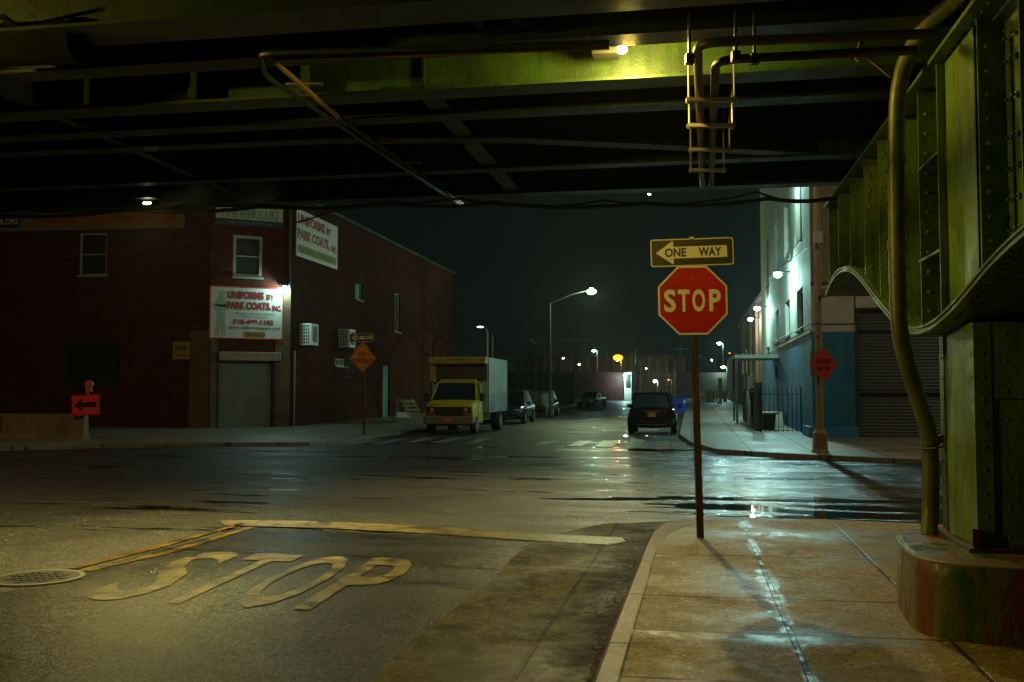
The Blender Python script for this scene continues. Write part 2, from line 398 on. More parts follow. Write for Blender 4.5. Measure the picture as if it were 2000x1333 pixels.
def steel(name, base, rust=0.35, rough=0.42, rustcol=(0.10, 0.035, 0.012)):
    m, N, L, b = nm(name)
    v = mapping(N, L); v2 = mapping(N, L, scale=(4, 4, 0.7))
    n1 = noise(N, L, v, 2.2, 6, 0.7, 0.3); n2 = noise(N, L, v2, 2.0, 5, 0.7)
    n3 = noise(N, L, v, 40, 2)
    c = mixc(N, L, ramp(N, L, n1, [(0.36, 0.0), (0.64, 1.0)]), tuple(x*0.5 for x in base), tuple(x*1.2 for x in base))
    ng = noise(N, L, mapping(N, L, scale=(9, 9, .9)), 1.3, 6, .7)
    c = mixc(N, L, ramp(N, L, ng, [(0.48, 0.0), (0.68, 0.75)]), c, tuple(x*0.3 for x in base))
    nf = noise(N, L, v, 14, 6, 0.75); c = mixc(N, L, ramp(N, L, nf, [(0.60, 0.0), (0.66, 0.7)]), c, rustcol)
    s = math_(N, L, 'ADD', math_(N, L, 'MULTIPLY', n1, 0.5), math_(N, L, 'MULTIPLY', n2, 0.5))
    c = mixc(N, L, ramp(N, L, s, [(0.62 - rust*0.25, 0.0), (0.70 - rust*0.2, 0.85)]), c, rustcol)
    L.new(c, b.inputs['Base Color']); L.new(ramp(N, L, n1, [(0.3, rough + .15), (0.7, rough - .1)]), b.inputs['Roughness'])
    L.new(bump(N, L, math_(N, L, 'ADD', n3, math_(N, L, 'MULTIPLY', n1, 2.0)), 0.12, 0.02), b.inputs['Normal'])
    return m
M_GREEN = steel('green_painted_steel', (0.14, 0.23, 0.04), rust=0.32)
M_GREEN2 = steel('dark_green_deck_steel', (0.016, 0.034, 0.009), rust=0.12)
M_PED = steel('flaking_pedestal_paint', (0.075, 0.10, 0.035), rust=0.55, rough=0.4)
M_RUSTP = steel('brown_sign_post', (0.045, 0.018, 0.010), rust=0.5, rough=0.5)
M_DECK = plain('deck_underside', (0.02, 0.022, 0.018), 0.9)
M_GALV = plain('galvanised_pipe', (0.28, 0.25, 0.19), 0.4, 0.3, 0.3)
M_PIPE = steel('olive_conduit_paint', (0.10, 0.11, 0.03), rust=0.1, rough=0.38)

def brick(name, c1, c2, mortar, coordmode='xz'):
    m, N, L, b = nm(name)
    t = N.new('ShaderNodeTexCoord'); s = N.new('ShaderNodeSeparateXYZ'); L.new(t.outputs['Object'], s.inputs[0])
    cmb = N.new('ShaderNodeCombineXYZ'); L.new(math_(N, L, 'ADD', s.outputs['X'], s.outputs['Y']), cmb.inputs[0]); L.new(s.outputs['Z'], cmb.inputs[1])
    br = N.new('ShaderNodeTexBrick'); L.new(cmb.outputs[0], br.inputs['Vector'])
    br.inputs['Scale'].default_value = 1.0; br.inputs['Brick Width'].default_value = 0.30; br.inputs['Row Height'].default_value = 0.10
    br.inputs['Mortar Size'].default_value = 0.014; br.inputs['Mortar Smooth'].default_value = 0.3; br.inputs['Color1'].default_value = (*c1, 1); br.inputs['Color2'].default_value = (*c2, 1); br.inputs['Mortar'].default_value = (*mortar, 1)
    n1 = noise(N, L, t.outputs['Object'], 0.7, 6, 0.7)
    c = mixc(N, L, ramp(N, L, n1, [(0.35, 0.0), (0.7, 0.75)]), br.outputs['Color'], tuple(x*0.35 for x in c1))
    L.new(c, b.inputs['Base Color']); b.inputs['Roughness'].default_value = 0.9; b.inputs['Specular IOR Level'].default_value = 0.06
    L.new(bump(N, L, br.outputs['Fac'], -0.5, 0.01), b.inputs['Normal'])
    return m
M_BRICK = brick('dark_red_brick', (0.17, 0.04, 0.028), (0.07, 0.02, 0.015), (0.035, 0.016, 0.015))
M_BRICK2 = brick('brown_side_brick', (0.10, 0.032, 0.018), (0.06, 0.020, 0.012), (0.022, 0.011, 0.008))
M_STONE = brick('tan_stone_veneer', (0.24, 0.17, 0.09), (0.17, 0.12, 0.07), (0.09, 0.07, 0.04))
M_CREAM = plain('cream_render', (0.34, 0.35, 0.27), 0.8, 0, 0.2, 1.2, bmp=0.1)
M_CREAM2 = plain('grey_concrete_panel', (0.36, 0.34, 0.27), 0.85, 0, 0.2, 1.5)
M_TAN = plain('brown_tan_wall', (0.16, 0.12, 0.07), 0.85, 0, 0.25, 1.5)
M_BLUE = plain('blue_wall_paint', (0.008, 0.11, 0.20), 0.7, 0, 0.25, 1.4)
M_WHITE = plain('aged_white_paint', (0.62, 0.62, 0.55), 0.5, 0, 0.15, 5)
M_BLACK = plain('black_paint', (0.015, 0.015, 0.014), 0.5, 0, 0.2, 4)
M_DARK = plain('dark_grey_metal', (0.04, 0.04, 0.038), 0.5, 0.3, 0.3, 4)
M_GLASS = plain('dark_window_glass', (0.012, 0.016, 0.018), 0.45, 0, 0.2, 2, spec=.3)
M_IRON = plain('black_iron', (0.02, 0.02, 0.02), 0.55, 0.4, 0.2, 5)
M_FRAME = plain('pale_window_frame', (0.34, 0.36, 0.27), 0.6, 0, 0.2, 4)
M_SIGNRED = plain('sign_red', (0.5, 0.012, 0.008), 0.35, 0, 0.22, 6)
M_SIGNWHITE = plain('sign_white', (0.72, 0.68, 0.5), 0.4, 0, 0.12, 7)
M_SIGNOLIVE = plain('sign_black_faded', (0.035, 0.032, 0.012), 0.4, 0, 0.2, 7)
M_ORANGE = plain('sign_orange', (0.75, 0.24, 0.02), 0.35, 0, 0.25, 5)
M_FLUOR = plain('fluorescent_red_orange', (0.95, 0.04, 0.012), 0.45, 0, 0.12, 5)
M_RTEXT = plain('sign_lettering_red', (0.35, 0.02, 0.02), 0.5, 0, 0.15, 5)
M_GTEXT = plain('sign_lettering_grey', (0.16, 0.2, 0.15), 0.5, 0, 0.1, 5)
M_PILL = plain('olive_gold_panel', (0.22, 0.20, 0.03), 0.5, 0, 0.15, 5)
M_NAVY = plain('navy_panel', (0.012, 0.02, 0.05), 0.5, 0, 0.15, 5)
M_GOLD = plain('gold_sign_band', (0.26, 0.14, 0.03), 0.55, 0, 0.2, 2)
M_YEL = plain('yellow_paint_truck', (0.50, 0.40, 0.01), 0.35, 0, 0.2, 3)
M_RUB = plain('tyre_rubber', (0.02, 0.02, 0.02), 0.8)
M_RIM = plain('wheel_rim', (0.35, 0.36, 0.36), 0.35, 0.8, 0.2)
M_CARA = plain('dark_blue_grey_car_paint', (0.03, 0.04, 0.05), 0.22, 0.3, 0.1)
M_CARB = plain('black_car_paint', (0.015, 0.014, 0.014), 0.2, 0.1, 0.1)
M_CARC = plain('silver_car_paint', (0.22, 0.24, 0.25), 0.3, 0.6, 0.1)
M_CARD = plain('dark_maroon_car_paint', (0.02, 0.012, 0.013), 0.22, 0.2, 0.1)
M_LENS = plain('headlamp_glass', (0.55, 0.55, 0.5), 0.1, 0.4, 0.1)
M_TAIL = plain('red_tail_lamp', (0.06, 0.004, 0.004), 0.15, 0, 0.1)
M_PLATEY = plain('yellow_licence_plate', (0.65, 0.42, 0.05), 0.45, 0, 0.1)
M_PLATEO = plain('orange_licence_plate', (0.65, 0.2, 0.03), 0.45, 0, 0.1)
M_BIN = plain('blue_plastic', (0.01, 0.09, 0.55), 0.4, 0, 0.15)
M_WOOD = plain('pale_timber', (0.42, 0.32, 0.16), 0.7, 0, 0.25)
M_BARK = plain('dark_bark', (0.045, 0.035, 0.025), 0.9, 0, 0.3)
M_BARR = concrete('weathered_barrier_concrete', (0.30, 0.20, 0.09), stain=0.7)

def marking(name, base, worn):
    m, N, L, b = nm(name)
    t = N.new('ShaderNodeTexCoord'); P = t.outputs['Object']
    mp = N.new('ShaderNodeMapping'); mp.inputs['Rotation'].default_value = (0, 0, R(-60)); mp.inputs['Scale'].default_value = (2.2, 14, 1); L.new(P, mp.inputs[0])
    n1 = noise(N, L, mp.outputs[0], 1.0, 5, 0.65); n2 = noise(N, L, P, 55, 3, 0.7)
    s = math_(N, L, 'ADD', math_(N, L, 'MULTIPLY', n1, 0.65), math_(N, L, 'MULTIPLY', n2, 0.35))
    c = mixc(N, L, ramp(N, L, s, [(0.42, 0.0), (0.56, 1.0)]), tuple(x*1.25 for x in base), tuple(x*0.40 for x in base))
    n4 = noise(N, L, P, 3.0, 8, 0.75, 0.5)
    s = math_(N, L, 'ADD', math_(N, L, 'MULTIPLY', s, 0.6), math_(N, L, 'MULTIPLY', n4, 0.4))
    hs = math_(N, L, 'ADD', math_(N, L, 'MULTIPLY', n4, 0.6), math_(N, L, 'MULTIPLY', n2, 0.4))
    c = mixc(N, L, ramp(N, L, hs, [(worn - .005, 0.0), (worn + .025, 0.92)]), c, (0.016, 0.013, 0.008)); b.inputs['Specular IOR Level'].default_value = .2
    L.new(c, b.inputs['Base Color']); L.new(ramp(N, L, s, [(0.3, 0.5), (0.6, 0.32)]), b.inputs['Roughness'])
    L.new(bump(N, L, n2, 0.4, 0.01), b.inputs['Normal']); return m
M_MARKW = marking('worn_white_road_paint', (0.33, 0.265, 0.12), 0.51)
M_MARKY = marking('worn_yellow_road_paint', (0.34, 0.19, 0.012), 0.49)
M_MARKF = marking('very_worn_road_paint', (0.45, 0.42, 0.32), 0.50)

# ------------------------------------------------------------------ ground, road, sidewalks
ys = [-30, 0, 13, 30, 50, 70, 80, 90, 100, 110, 120, 130, 160, 260]
m = MB()
for i in range(len(ys) - 1):
    a, b_ = ys[i], ys[i+1]
    m.quad((-160, a, gz(a)), (160, a, gz(a)), (160, b_, gz(b_)), (-160, b_, gz(b_)))
struct(m.build('road', M_ROAD))
def ext(p, q, t): return p + (q - p) * t
def flat(pts, z): return [Vector((p.x, p.y, z)) for p in pts]
# new dark asphalt of the near approach (left of the concrete strip, behind the stop line)
eL, eR = gr(1039, 1059), gr(717, 1333)
dash = [gr(480, 1032), gr(700, 1040), gr(900, 1049), gr(1039, 1059)]
edge = [eL, gr(1000, 1092), gr(965, 1130), gr(900, 1180), gr(840, 1228), gr(790, 1268), gr(717, 1333), ext(gr(840, 1228), gr(717, 1333), 4)]
lft = [ext(gr(480, 1032), gr(130, 1125), 4.0), gr(130, 1125), gr(300, 1078)]
struct(MB().poly(flat(dash + edge + lft, 0.004)).build('road_asphalt_patch', M_NEW, fixn=False))
# concrete parking strip and gutter
curb = [(1160, 1333), (1195, 1240), (1235, 1140), (1258, 1080), (1272, 1052), (1292, 1034), (1330, 1022), (1380, 1014), (1450, 1010), (1600, 1012), (1757, 1019), (2000, 1030)]
cw = [gr(x, y) for x, y in curb]
cext = ext(cw[1], cw[0], 6)
c_near = [ext(gr(840, 1228), gr(717, 1333), 4), gr(717, 1333), gr(790, 1268), gr(840, 1228), gr(900, 1180), gr(965, 1130), gr(1000, 1092), eL, gr(1080, 1045), gr(1180, 1024), gr(1330, 1019)]
j1 = (gr(1178, 1066), gr(1055, 1251))
M_STRIP = concrete('dirty_concrete_strip', (0.135, 0.112, 0.052), spec=0.12, lines=[(j1[0], j1[1], 0.012)], stain=0.95, drybase=0.85, dirtline=(gr(1225, 1120), gr(1150, 1333), 0.10, 0.30), blotch=True)
pl = flat(c_near + [Vector((p.x+.05, p.y-.02, 0)) for p in cw[6::-1]] + [cext + Vector((.05,0,0))], 0.008)
struct(MB().poly(pl).build('road_concrete_strip', M_STRIP, fixn=False))
# near sidewalk
ZS = 0.12
def S(px, py): return gr(px, py, ZS)
rows = [(S(1298, 1082), S(1756, 1095)), (S(1261, 1163), S(1686, 1176)), (S(1250, 1230), S(1797, 1250)), (S(1215, 1322), S(1800, 1350)), (S(1290, 1120), S(1700, 1134), 0.004)]
cols = [(S(1457, 1032), S(1586, 1333), 0.016), (S(1700, 1095), S(1940, 1333), 0.012), (S(1272, 1099), S(1205, 1333), 0.014)]
wetl = [(S(1457, 1032), S(1586, 1333), 0.012, 0.038), (S(1260, 1236), S(1797, 1260), 0.0, 0.17), (S(1300, 1040), S(1756, 1050), 0.05, 0.45), (S(1700, 1095), S(1940, 1333), 0.0, 0.06)]
M_WALK = concrete('damp_sidewalk_concrete', (0.30, 0.225, 0.095), lines=rows + cols, wetlines=wetl, stain=0.45, drybase=0.8, spec=0.22)
c2 = [Vector((p.x, p.y, 0)) for p in cw]
inner = [S(x, y) for x, y in [(1205, 1333), (1232, 1240), (1262, 1140), (1279, 1082), (1292, 1058), (1310, 1040), (1345, 1026), (1400, 1017), (1460, 1013), (1600, 1014), (1757, 1021), (2000, 1032)]]
inner0 = ext(inner[1], inner[0], 6)
walk = [inner0] + inner + [Vector((30, inner[-1].y - 3.0, ZS)), Vector((30, -14, ZS))]
m = MB(); m.poly([Vector((p.x, p.y, ZS)) for p in walk])
struct(m.build('sidewalk', M_WALK, fixn=False))
outer = [cext] + cw + [Vector((30, cw[-1].y - 3.0, 0))]
inn = [inner0] + inner + [Vector((30, inner[-1].y - 3.0, ZS))]
M_KERB = concrete('kerb_concrete', (0.17, 0.105, 0.042), spec=0.15, grid=[(S(1261, 1163), S(1686, 1176), 1.55)], stain=0.6, drybase=0.5, redband=(gr(1700, 1022), gr(1800, 1026), 0.25))
m = MB()
for i in range(len(outer) - 1):
    o0, o1, n0_, n1_ = outer[i], outer[i+1], inn[i], inn[i+1]
    hz0 = ZS if i < 7 else max(0.02, ZS - 0.03*(i-6)); hz1 = ZS if i+1 < 7 else max(0.02, ZS - 0.03*(i-5))
    def lean(o, n, z): return Vector((o.x + (n.x-o.x)*.18, o.y + (n.y-o.y)*.18, z))
    def back(n, z): return Vector((n.x, n.y, z))
    m.quad(o0, o1, lean(o1, n1_, hz1 - .02), lean(o0, n0_, hz0 - .02))
    def lean2(o, n, z): return Vector((o.x + (n.x-o.x)*.32, o.y + (n.y-o.y)*.32, z))
    m.quad(lean(o0, n0_, hz0-.02), lean(o1, n1_, hz1-.02), lean2(o1, n1_, hz1 + .003), lean2(o0, n0_, hz0 + .003))
    m.quad(lean2(o0, n0_, hz0+.003), lean2(o1, n1_, hz1+.003), back(n1_, ZS+.003), back(n0_, ZS+.003))
struct(m.build('kerb', M_KERB, fixn=False))
# opposite sidewalks
def slab(name, pts, mat, z=ZS):
    m = MB(); n = len(pts)
    m.poly([Vector((p.x, p.y, z + gz(p.y))) for p in pts])
    for i in range(n):
        a, b_ = pts[i], pts[(i+1) % n]
        m.quad((a.x, a.y, gz(a.y) - .02), (b_.x, b_.y, gz(b_.y) - .02), (b_.x, b_.y, z + gz(b_.y)), (a.x, a.y, z + gz(a.y)))
    return struct(m.build(name, mat, fixn=False))
A_R = -0.45; A_L = -11.3
M_WALKR = concrete('opposite_sidewalk_concrete', (0.30, 0.29, 0.22), grid=[(G(0, 20, 0), G(0, 40, 0), 1.6), (Vector((0, 20, 0)), Vector((0, 20, 0)) + E2, 1.6)], stain=0.4, redband=(gr(1380, 874), gr(1540, 882), 0.7))
ptsR = [S(1400, 877), S(1500, 884), S(1600, 889), S(1700, 893), S(1800, 898), S(2000, 908), Vector((40, 20, 0)), Vector((60, 130, 0))] + [G(A_R, y, 0) for y in (130, 110, 100, 90, 80, 70, 55, 44)] + [S(1328, 848), S(1350, 864)]
slab('sidewalk_across_right', ptsR, M_WALKR)
ptsL = [Vector((-60, 42, 0)), S(0, 873), S(200, 868), S(400, 865), S(605, 864), S(680, 858), S(755, 846), G(A_L, 44, 0)] + [G(A_L, y, 0) for y in (55, 70, 80, 90, 100, 110, 130)] + [Vector((-60, 130, 0))]
M_WALKL = concrete('corner_sidewalk_concrete', (0.27, 0.25, 0.18), grid=[(G(0, 20, 0), G(0, 40, 0), 1.6), (Vector((0, 20, 0)), Vector((0, 20, 0)) + E2, 1.6)], stain=0.6)
slab('sidewalk_across_left', ptsL, M_WALKL)
# markings
def mark(name, pix, mat, z=0.012):
    o = MB().poly(flat([gr(*p) for p in pix], z)).build(name, mat, fixn=False); return struct(o)
mark('road_marking_stop_line', [(430, 1019), (520, 1018), (650, 1021), (850, 1031), (1040, 1044), (1215, 1052), (1222, 1060), (1190, 1066), (1040, 1058), (850, 1045), (650, 1034), (560, 1031), (440, 1029)], M_MARKW)
mark('road_marking_double_line', [(130, 1112), (300, 1068), (460, 1027), (482, 1024), (310, 1073), (146, 1114)], M_MARKY)
mark('road_marking_double_line', [(160, 1116), (330, 1077), (484, 1031), (500, 1031), (350, 1078), (176, 1118)], M_MARKY)
tx = letters('road_marking_lettering', (('S', 0, .55), ('T', .65, .54), ('O', 1.29, .56), ('P', 1.96, .52)), gr(142, 1171), Vector((1, -0.215, 0)), Vector((0.125, 1, 0)), M_MARKW, height=2.5, bold=0.015)
tx.location.z = 0.012; struct(tx)
# zebra crossing of the side street
for (x0, x1, yb, yt, dx) in [(1108, 1135, 872, 862, 22), (1160, 1195, 874, 862, 18), (1222, 1250, 876, 860, 10), (1282, 1306, 879, 863, 2), (1308, 1338, 878, 866, 4), (1040, 1070, 870, 862, 24)]:
    mark('road_marking_crossing', [(x0, yb), (x1, yb), (x1 + dx, yt), (x0 + dx, yt)], M_MARKF)
for (x0, x1, yb, yt, dx) in [(662, 690, 870, 859, 60), (722, 748, 868, 857, 58), (780, 806, 866, 856, 52), (840, 864, 866, 856, 44), (905, 925, 868, 857, 36)]:
    mark('road_marking_crossing', [(x0, yb), (x1, yb), (x1 + dx, yt), (x0 + dx, yt)], M_MARKF)
mark('road_marking_line', [(1085, 878), (1290, 884), (1290, 887), (1085, 881)], M_MARKF)
mark('road_marking_line', [(930, 832), (1000, 826), (1000, 828), (930, 834)], M_MARKF)
mark('road_marking_line', [(1110, 824), (1172, 818), (1172, 820), (1110, 826)], M_MARKF)
# manhole
mc = gr(75, 1131)
t = thing('manhole_cover', 'round dark cast iron manhole cover beside the yellow lines, at the left edge', 'manhole cover', (mc.x, mc.y, 0.004), R(-14))
m = MB(); m.cyl((0,0,0), (0,0,.012), .34, 28)
for i in range(-3, 4):
    for j in range(-3, 4):
        if i*i + j*j < 10: m.box(i*.085-.028, i*.085+.028, j*.085-.028, j*.085+.028, .012, .018)
m.build('cover', M_DARK, t)
m = MB()
for k in range(28):
    a, b_ = 2*math.pi*k/28, 2*math.pi*(k+1)/28
    for r0, r1, z0, z1 in ((.35, .40, .014, .014),):
        m.quad((r0*math.cos(a), r0*math.sin(a), z0), (r1*math.cos(a), r1*math.sin(a), z1), (r1*math.cos(b_), r1*math.sin(b_), z1), (r0*math.cos(b_), r0*math.sin(b_), z0))
m.build('rim', M_GALV, t, fixn=False)
# leaf litter and grit
m = MB()
def leaf(p, s):
    a = random.uniform(0, 6.28); b_ = random.uniform(.3, 1)*s
    u = Vector((math.cos(a), math.sin(a), random.uniform(-.25, .25))) * s; v = Vector((-math.sin(a), math.cos(a), random.uniform(-.25, .25))) * b_
    m.quad(p - u, p - v * .6, p + u, p + v * .6)
for i in range(5200):
    t_ = random.random(); py = 1035 + 330 * t_**1.3
    cx = 1283 - (py - 1050) * 0.42 if py > 1050 else 1283
    wid = 75 if py < 1180 else max(18, 75 - (py-1180)*.5)
    px = cx - abs(random.gauss(0, .45)) * wid - 2
    p = gr(px, py, 0.014); leaf(p + Vector((0, 0, random.uniform(0, .012))), random.uniform(.005, .020))
for i in range(1500):
    px = random.gauss(1560, 130); py = random.gauss(1050, 22) if random.random() < .7 else random.uniform(1040, 1330)
    if py < 1018 or px < 1300 or px > 1900: continue
    leaf(gr(px, py, ZS + .004), random.uniform(.003, .011))
for i in range(500):
    leaf(gr(random.gauss(1690, 32), random.gauss(1150, 14), ZS + .004), random.uniform(.003, .010))
for i in range(500):
    px = random.uniform(760, 1200); py = random.uniform(1065, 1333)
    if (px - 717) / (1039 - 717) < (1333 - py) / (1333 - 1059): continue
    leaf(gr(px, py, .012), random.uniform(.003, .009))
M_LEAF = plain('brown_leaf_litter', (0.03, 0.018, 0.008), 0.8, 0, .5, 30)
tag(m.build('leaf_litter', M_LEAF, fixn=False), 'small brown leaf scraps and grit gathered in the gutter and on the damp sidewalk', 'leaf litter', kind='stuff')

# ------------------------------------------------------------------ overpass
ZB = CAMZ + 2.65
XL, XR = -26, 22
def deck_pt(X0, Y0, X, z): return Vector((X, Y0 - K * (X - X0), z))
op = thing('overpass', 'dark green steel highway overpass of deep cross beams spanning the whole top of the view', 'overpass', (0, 6, 0))
def girder(Y0, depth, fw, z=ZB, name='cross_beam', mat=M_GREEN2, stiff=0, x0=XL, x1=XR, sx1=99, sd=0):
    m = MB(); p = deck_pt(0, Y0, x0, z); q = deck_pt(0, Y0, x1, z); up = Vector((0, 0, 1))
    m.beam(p + up*.012, q + up*.012, fw, .024)
    m.beam(p + up*(depth/2), q + up*(depth/2), .02, depth - .05)
    m.beam(p + up*(depth-.012), q + up*(depth-.012), fw, .024)
    n = (q - p).normalized(); nn = Vector((-n.y, n.x, 0))
    if stiff:
        x = x0
        while x < min(x1, sx1):
            c = deck_pt(0, Y0, x, z + depth/2)
            for s_ in (-1, 1): m.obox(c + nn*s_*(.012 + sd/2 if sd else fw*.24), n*.008, nn*(sd/2 if sd else fw*.22), up*(depth/2-.03))
            x += stiff
    return m.build(name, mat, op, world=True)
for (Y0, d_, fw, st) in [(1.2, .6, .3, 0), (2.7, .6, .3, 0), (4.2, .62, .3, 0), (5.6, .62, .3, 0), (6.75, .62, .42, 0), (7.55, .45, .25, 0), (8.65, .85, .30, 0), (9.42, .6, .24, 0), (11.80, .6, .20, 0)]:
    girder(Y0, d_, fw, stiff=1.05 if Y0 == 8.65 else st, sx1=-1.1 if Y0 == 8.65 else 99, sd=.22 if Y0 == 8.65 else 0, mat=steel('lamplit_deck_steel', (.035, .075, .014), rust=.12) if Y0 == 8.65 else M_GREEN2)  # paler green puts the lamp's wash into this one beam's colour
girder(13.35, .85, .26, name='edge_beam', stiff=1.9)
# the beam that kinks
m = MB(); up = Vector((0,0,1))
kp = [gr2 for gr2 in [deck_pt(0, 10.6, XL, ZB), at(650, 272, 10.75), at(1000, 274, 10.5), at(1350, 290, 10.8), at(1680, 307, 11.2), Vector((12, 11.3, ZB))]]
kp = [Vector((p.x, p.y, ZB + .02 + .003 * i)) for i, p in enumerate(kp)]
# find the depth at which each traced point meets the deck level
def dk(px, py, z): return gr(px, py, z)
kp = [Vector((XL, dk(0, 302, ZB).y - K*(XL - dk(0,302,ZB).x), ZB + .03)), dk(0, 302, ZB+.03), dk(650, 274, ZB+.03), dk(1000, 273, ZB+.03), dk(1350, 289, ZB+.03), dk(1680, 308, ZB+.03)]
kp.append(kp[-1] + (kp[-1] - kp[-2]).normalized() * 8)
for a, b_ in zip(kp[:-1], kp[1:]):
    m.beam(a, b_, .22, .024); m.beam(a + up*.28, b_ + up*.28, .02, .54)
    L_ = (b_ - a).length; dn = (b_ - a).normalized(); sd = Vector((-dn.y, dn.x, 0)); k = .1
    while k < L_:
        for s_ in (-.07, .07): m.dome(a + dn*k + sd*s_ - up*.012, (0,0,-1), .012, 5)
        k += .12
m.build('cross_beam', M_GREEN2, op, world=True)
# cross frames along the street direction
for (aoff, wd, y0, y1) in [(-2.36, .2, 8.75, 13.3), (-6.2, .12, 8.75, 13.3), (-10.2, .12, 8.75, 13.3), (-14.2, .12, 8.75, 13.3)]:
    m = MB(); m.beam(G(aoff, y0, ZB + .05), G(aoff, y1, ZB + .05), wd, .02); m.beam(G(aoff, y0, ZB + .3), G(aoff, y1, ZB + .3), .02, .45)
    m.build('cross_frame', M_GREEN2, op, world=True)
for (p, q) in [((1000, 38), (1110, 82)), ((930, 38), (965, 95)), ((0, 30), (90, 96))]:
    m = MB(); m.beam(dk(*p, ZB+.1), dk(*q, ZB+.1), .06, .02); m.build('brace', M_GREEN2, op, world=True)
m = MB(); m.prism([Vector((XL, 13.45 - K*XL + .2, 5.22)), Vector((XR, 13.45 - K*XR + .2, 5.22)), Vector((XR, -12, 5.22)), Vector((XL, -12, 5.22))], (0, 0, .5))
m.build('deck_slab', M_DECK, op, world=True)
m = MB()
pa = deck_pt(0, 13.58, XL, 5.72); pb = deck_pt(0, 13.58, XR, 5.72); m.beam(pa + up*.35, pb + up*.35, .2, .75)
m.build('parapet', M_BARR, op, world=True)
# cable run along the far edge
def sag(pts, r, mat, name, label, cat, n=8, s=.06, group=None):
    P = []
    for a, b_ in zip(pts[:-1], pts[1:]):
        for i in range(n):
            f = i / n; p = a.lerp(b_, f); p.z -= s * 4 * f * (1 - f); P.append(p)
    P.append(pts[-1])
    o = MB().tube(P, r, 6).build(name, mat, smooth=True); tag(o, label, cat, group); return o
cy = lambda px, py: gr(px, py, ZB - .02)
yb = 13.15
def cab(px, py):
    X = 0
    d = ray(px, py)
    # meet the vertical plane just in front of the edge beam
    t_ = (yb) / (d.y + K * d.x); return Vector((d.x*t_, d.y*t_, CAMZ + d.z*t_))
sag([cab(-40, 420), cab(250, 410), cab(520, 402), cab(760, 396), cab(960, 396), cab(1260, 398), cab(1500, 388), cab(1660, 380)], .028, M_BLACK, 'cable', 'thick black cable sagging along the far edge of the overpass', 'cable')
sag([cab(-40, 402), cab(380, 398), cab(900, 388), cab(1180, 392), cab(1480, 376), cab(1640, 383)], .016, M_BLACK, 'cable', 'thin black cable running just above the thick one at the far edge of the overpass', 'cable', s=.1)
sag([cab(572, 436), cab(640, 414), cab(700, 402)], .012, M_BLACK, 'cable', 'short dark cable slanting across the upper corner sign on the brick side wall', 'cable', s=.02)
# conduits
def elbow(pts, r, seg=10, bend=.12):
    out = [Vector(pts[0])]
    for a, b_, c in zip(pts[:-2], pts[1:-1], pts[2:]):
        a, b_, c = Vector(a), Vector(b_), Vector(c)
        l = min(bend, (b_-a).length*.45, (c-b_).length*.45); p = b_ + (a-b_).normalized()*l; q = b_ + (c-b_).normalized()*l
        for i in range(6):
            f = i/5; out.append((p*(1-f)**2 + b_*2*f*(1-f) + q*f*f))
    out.append(Vector(pts[-1])); return out
zc = ZB - .06
c1 = [dk(1190, 84, zc), dk(505, 104, zc), dk(520, 150, zc), dk(900, 402, zc)]
c2_ = [dk(1190, 92, zc+.05), dk(530, 116, zc+.05), dk(540, 124, zc+.05), dk(660, 228, zc+.05), dk(905, 400, zc+.05)]
t = thing('conduit', 'pair of thin conduits bending and running away under the overpass, left of centre', 'conduit', (-1.5, 8, ZB))
m = MB().tube(elbow(c1, .02), .022, 8); m.build('pipe', M_GREEN2, t, world=True, smooth=True)
m = MB().tube(elbow([c2_[0], c2_[1], c2_[3]], .02), .022, 8); m.build('pipe', plain('ochre_conduit', (.25, .17, .04), .4), t, world=True, smooth=True)
m = MB().tube([c2_[3], c2_[4]], .02, 8); m.build('pipe', M_GREEN2, t, world=True, smooth=True)
m = MB()
for f in (.12, .3, .45, .6, .8): 
    p = c2_[1].lerp(c2_[4], f); m.beam(p + Vector((-.2, 0, .03)), p + Vector((.12, 0, .03)), .03, .02); m.beam(p + Vector((.0, 0, .03)), p + Vector((0, 0, .14)), .012, .012)
m.build('bracket', M_GALV, t, world=True, split=True)
# hung twin pipes with trapeze hangers
zp = CAMZ + 2.42
t = thing('hanging_pipes', 'twin galvanised pipes on rod hangers running away under the overpass above the stop sign', 'pipe', (2.0, 8, ZB))
def ghung(px, py): return gr(px, py, zp)
pA = [ghung(1830, 66), ghung(1362, 84), ghung(1372, 362)]
pB = [ghung(1790, 98), ghung(1398, 118), ghung(1388, 362)]
for P_ in (pA, pB):
    MB().tube(elbow(P_, .03, bend=.16), .034, 10).build('pipe', plain('brown_old_pipe', (.07, .05, .028), .45, .2, .35), t, world=True, smooth=True)
for (yy, xl, xr) in [(196, 1345, 1434), (246, 1346, 1430), (293, 1349, 1425), (333, 1349, 1414)]:
    m = MB(); a = gr(xl, yy, zp - .06); b_ = gr(xr, yy + 0, zp - .06)
    dd = (b_ - a).normalized(); m.beam(a - dd*.02, b_ + dd*.02, .06, .03)
    for e in (a, b_): m.cyl(e, e + Vector((0, 0, .75)), .009, 6); m.dome(e + Vector((0,0,-.02)), (0,0,-1), .02)
    mid = [a.lerp(b_, .3), a.lerp(b_, .6)]
    m.build('hanger', M_GALV, t, world=True)
m = MB()
for px, py in ((1347, 60), (1437, 55), (1474, 60)):
    a = gr(px, py + 60, zp - .05); m.cyl(a, a + Vector((0, 0, .8)), .012, 6); m.box(a.x-.03, a.x+.03, a.y-.03, a.y+.03, a.z - .02, a.z + .05)
m.build('hanger_rod', M_DARK, t, world=True, split=True)
for px in (1680, 1700):
    pass
t = thing('hanger_bracket', 'small bright steel hanger bracket dangling near the top of the thick bent conduit', 'bracket', at(1685, 90, 7.8))
m = MB(); a = at(1690, 48, 7.8); b_ = at(1674, 118, 7.8); m.beam(a, b_, .02, .035); m.beam(a + Vector((.05, 0, .02)), a + Vector((.05, 0, .5)), .015, .015)
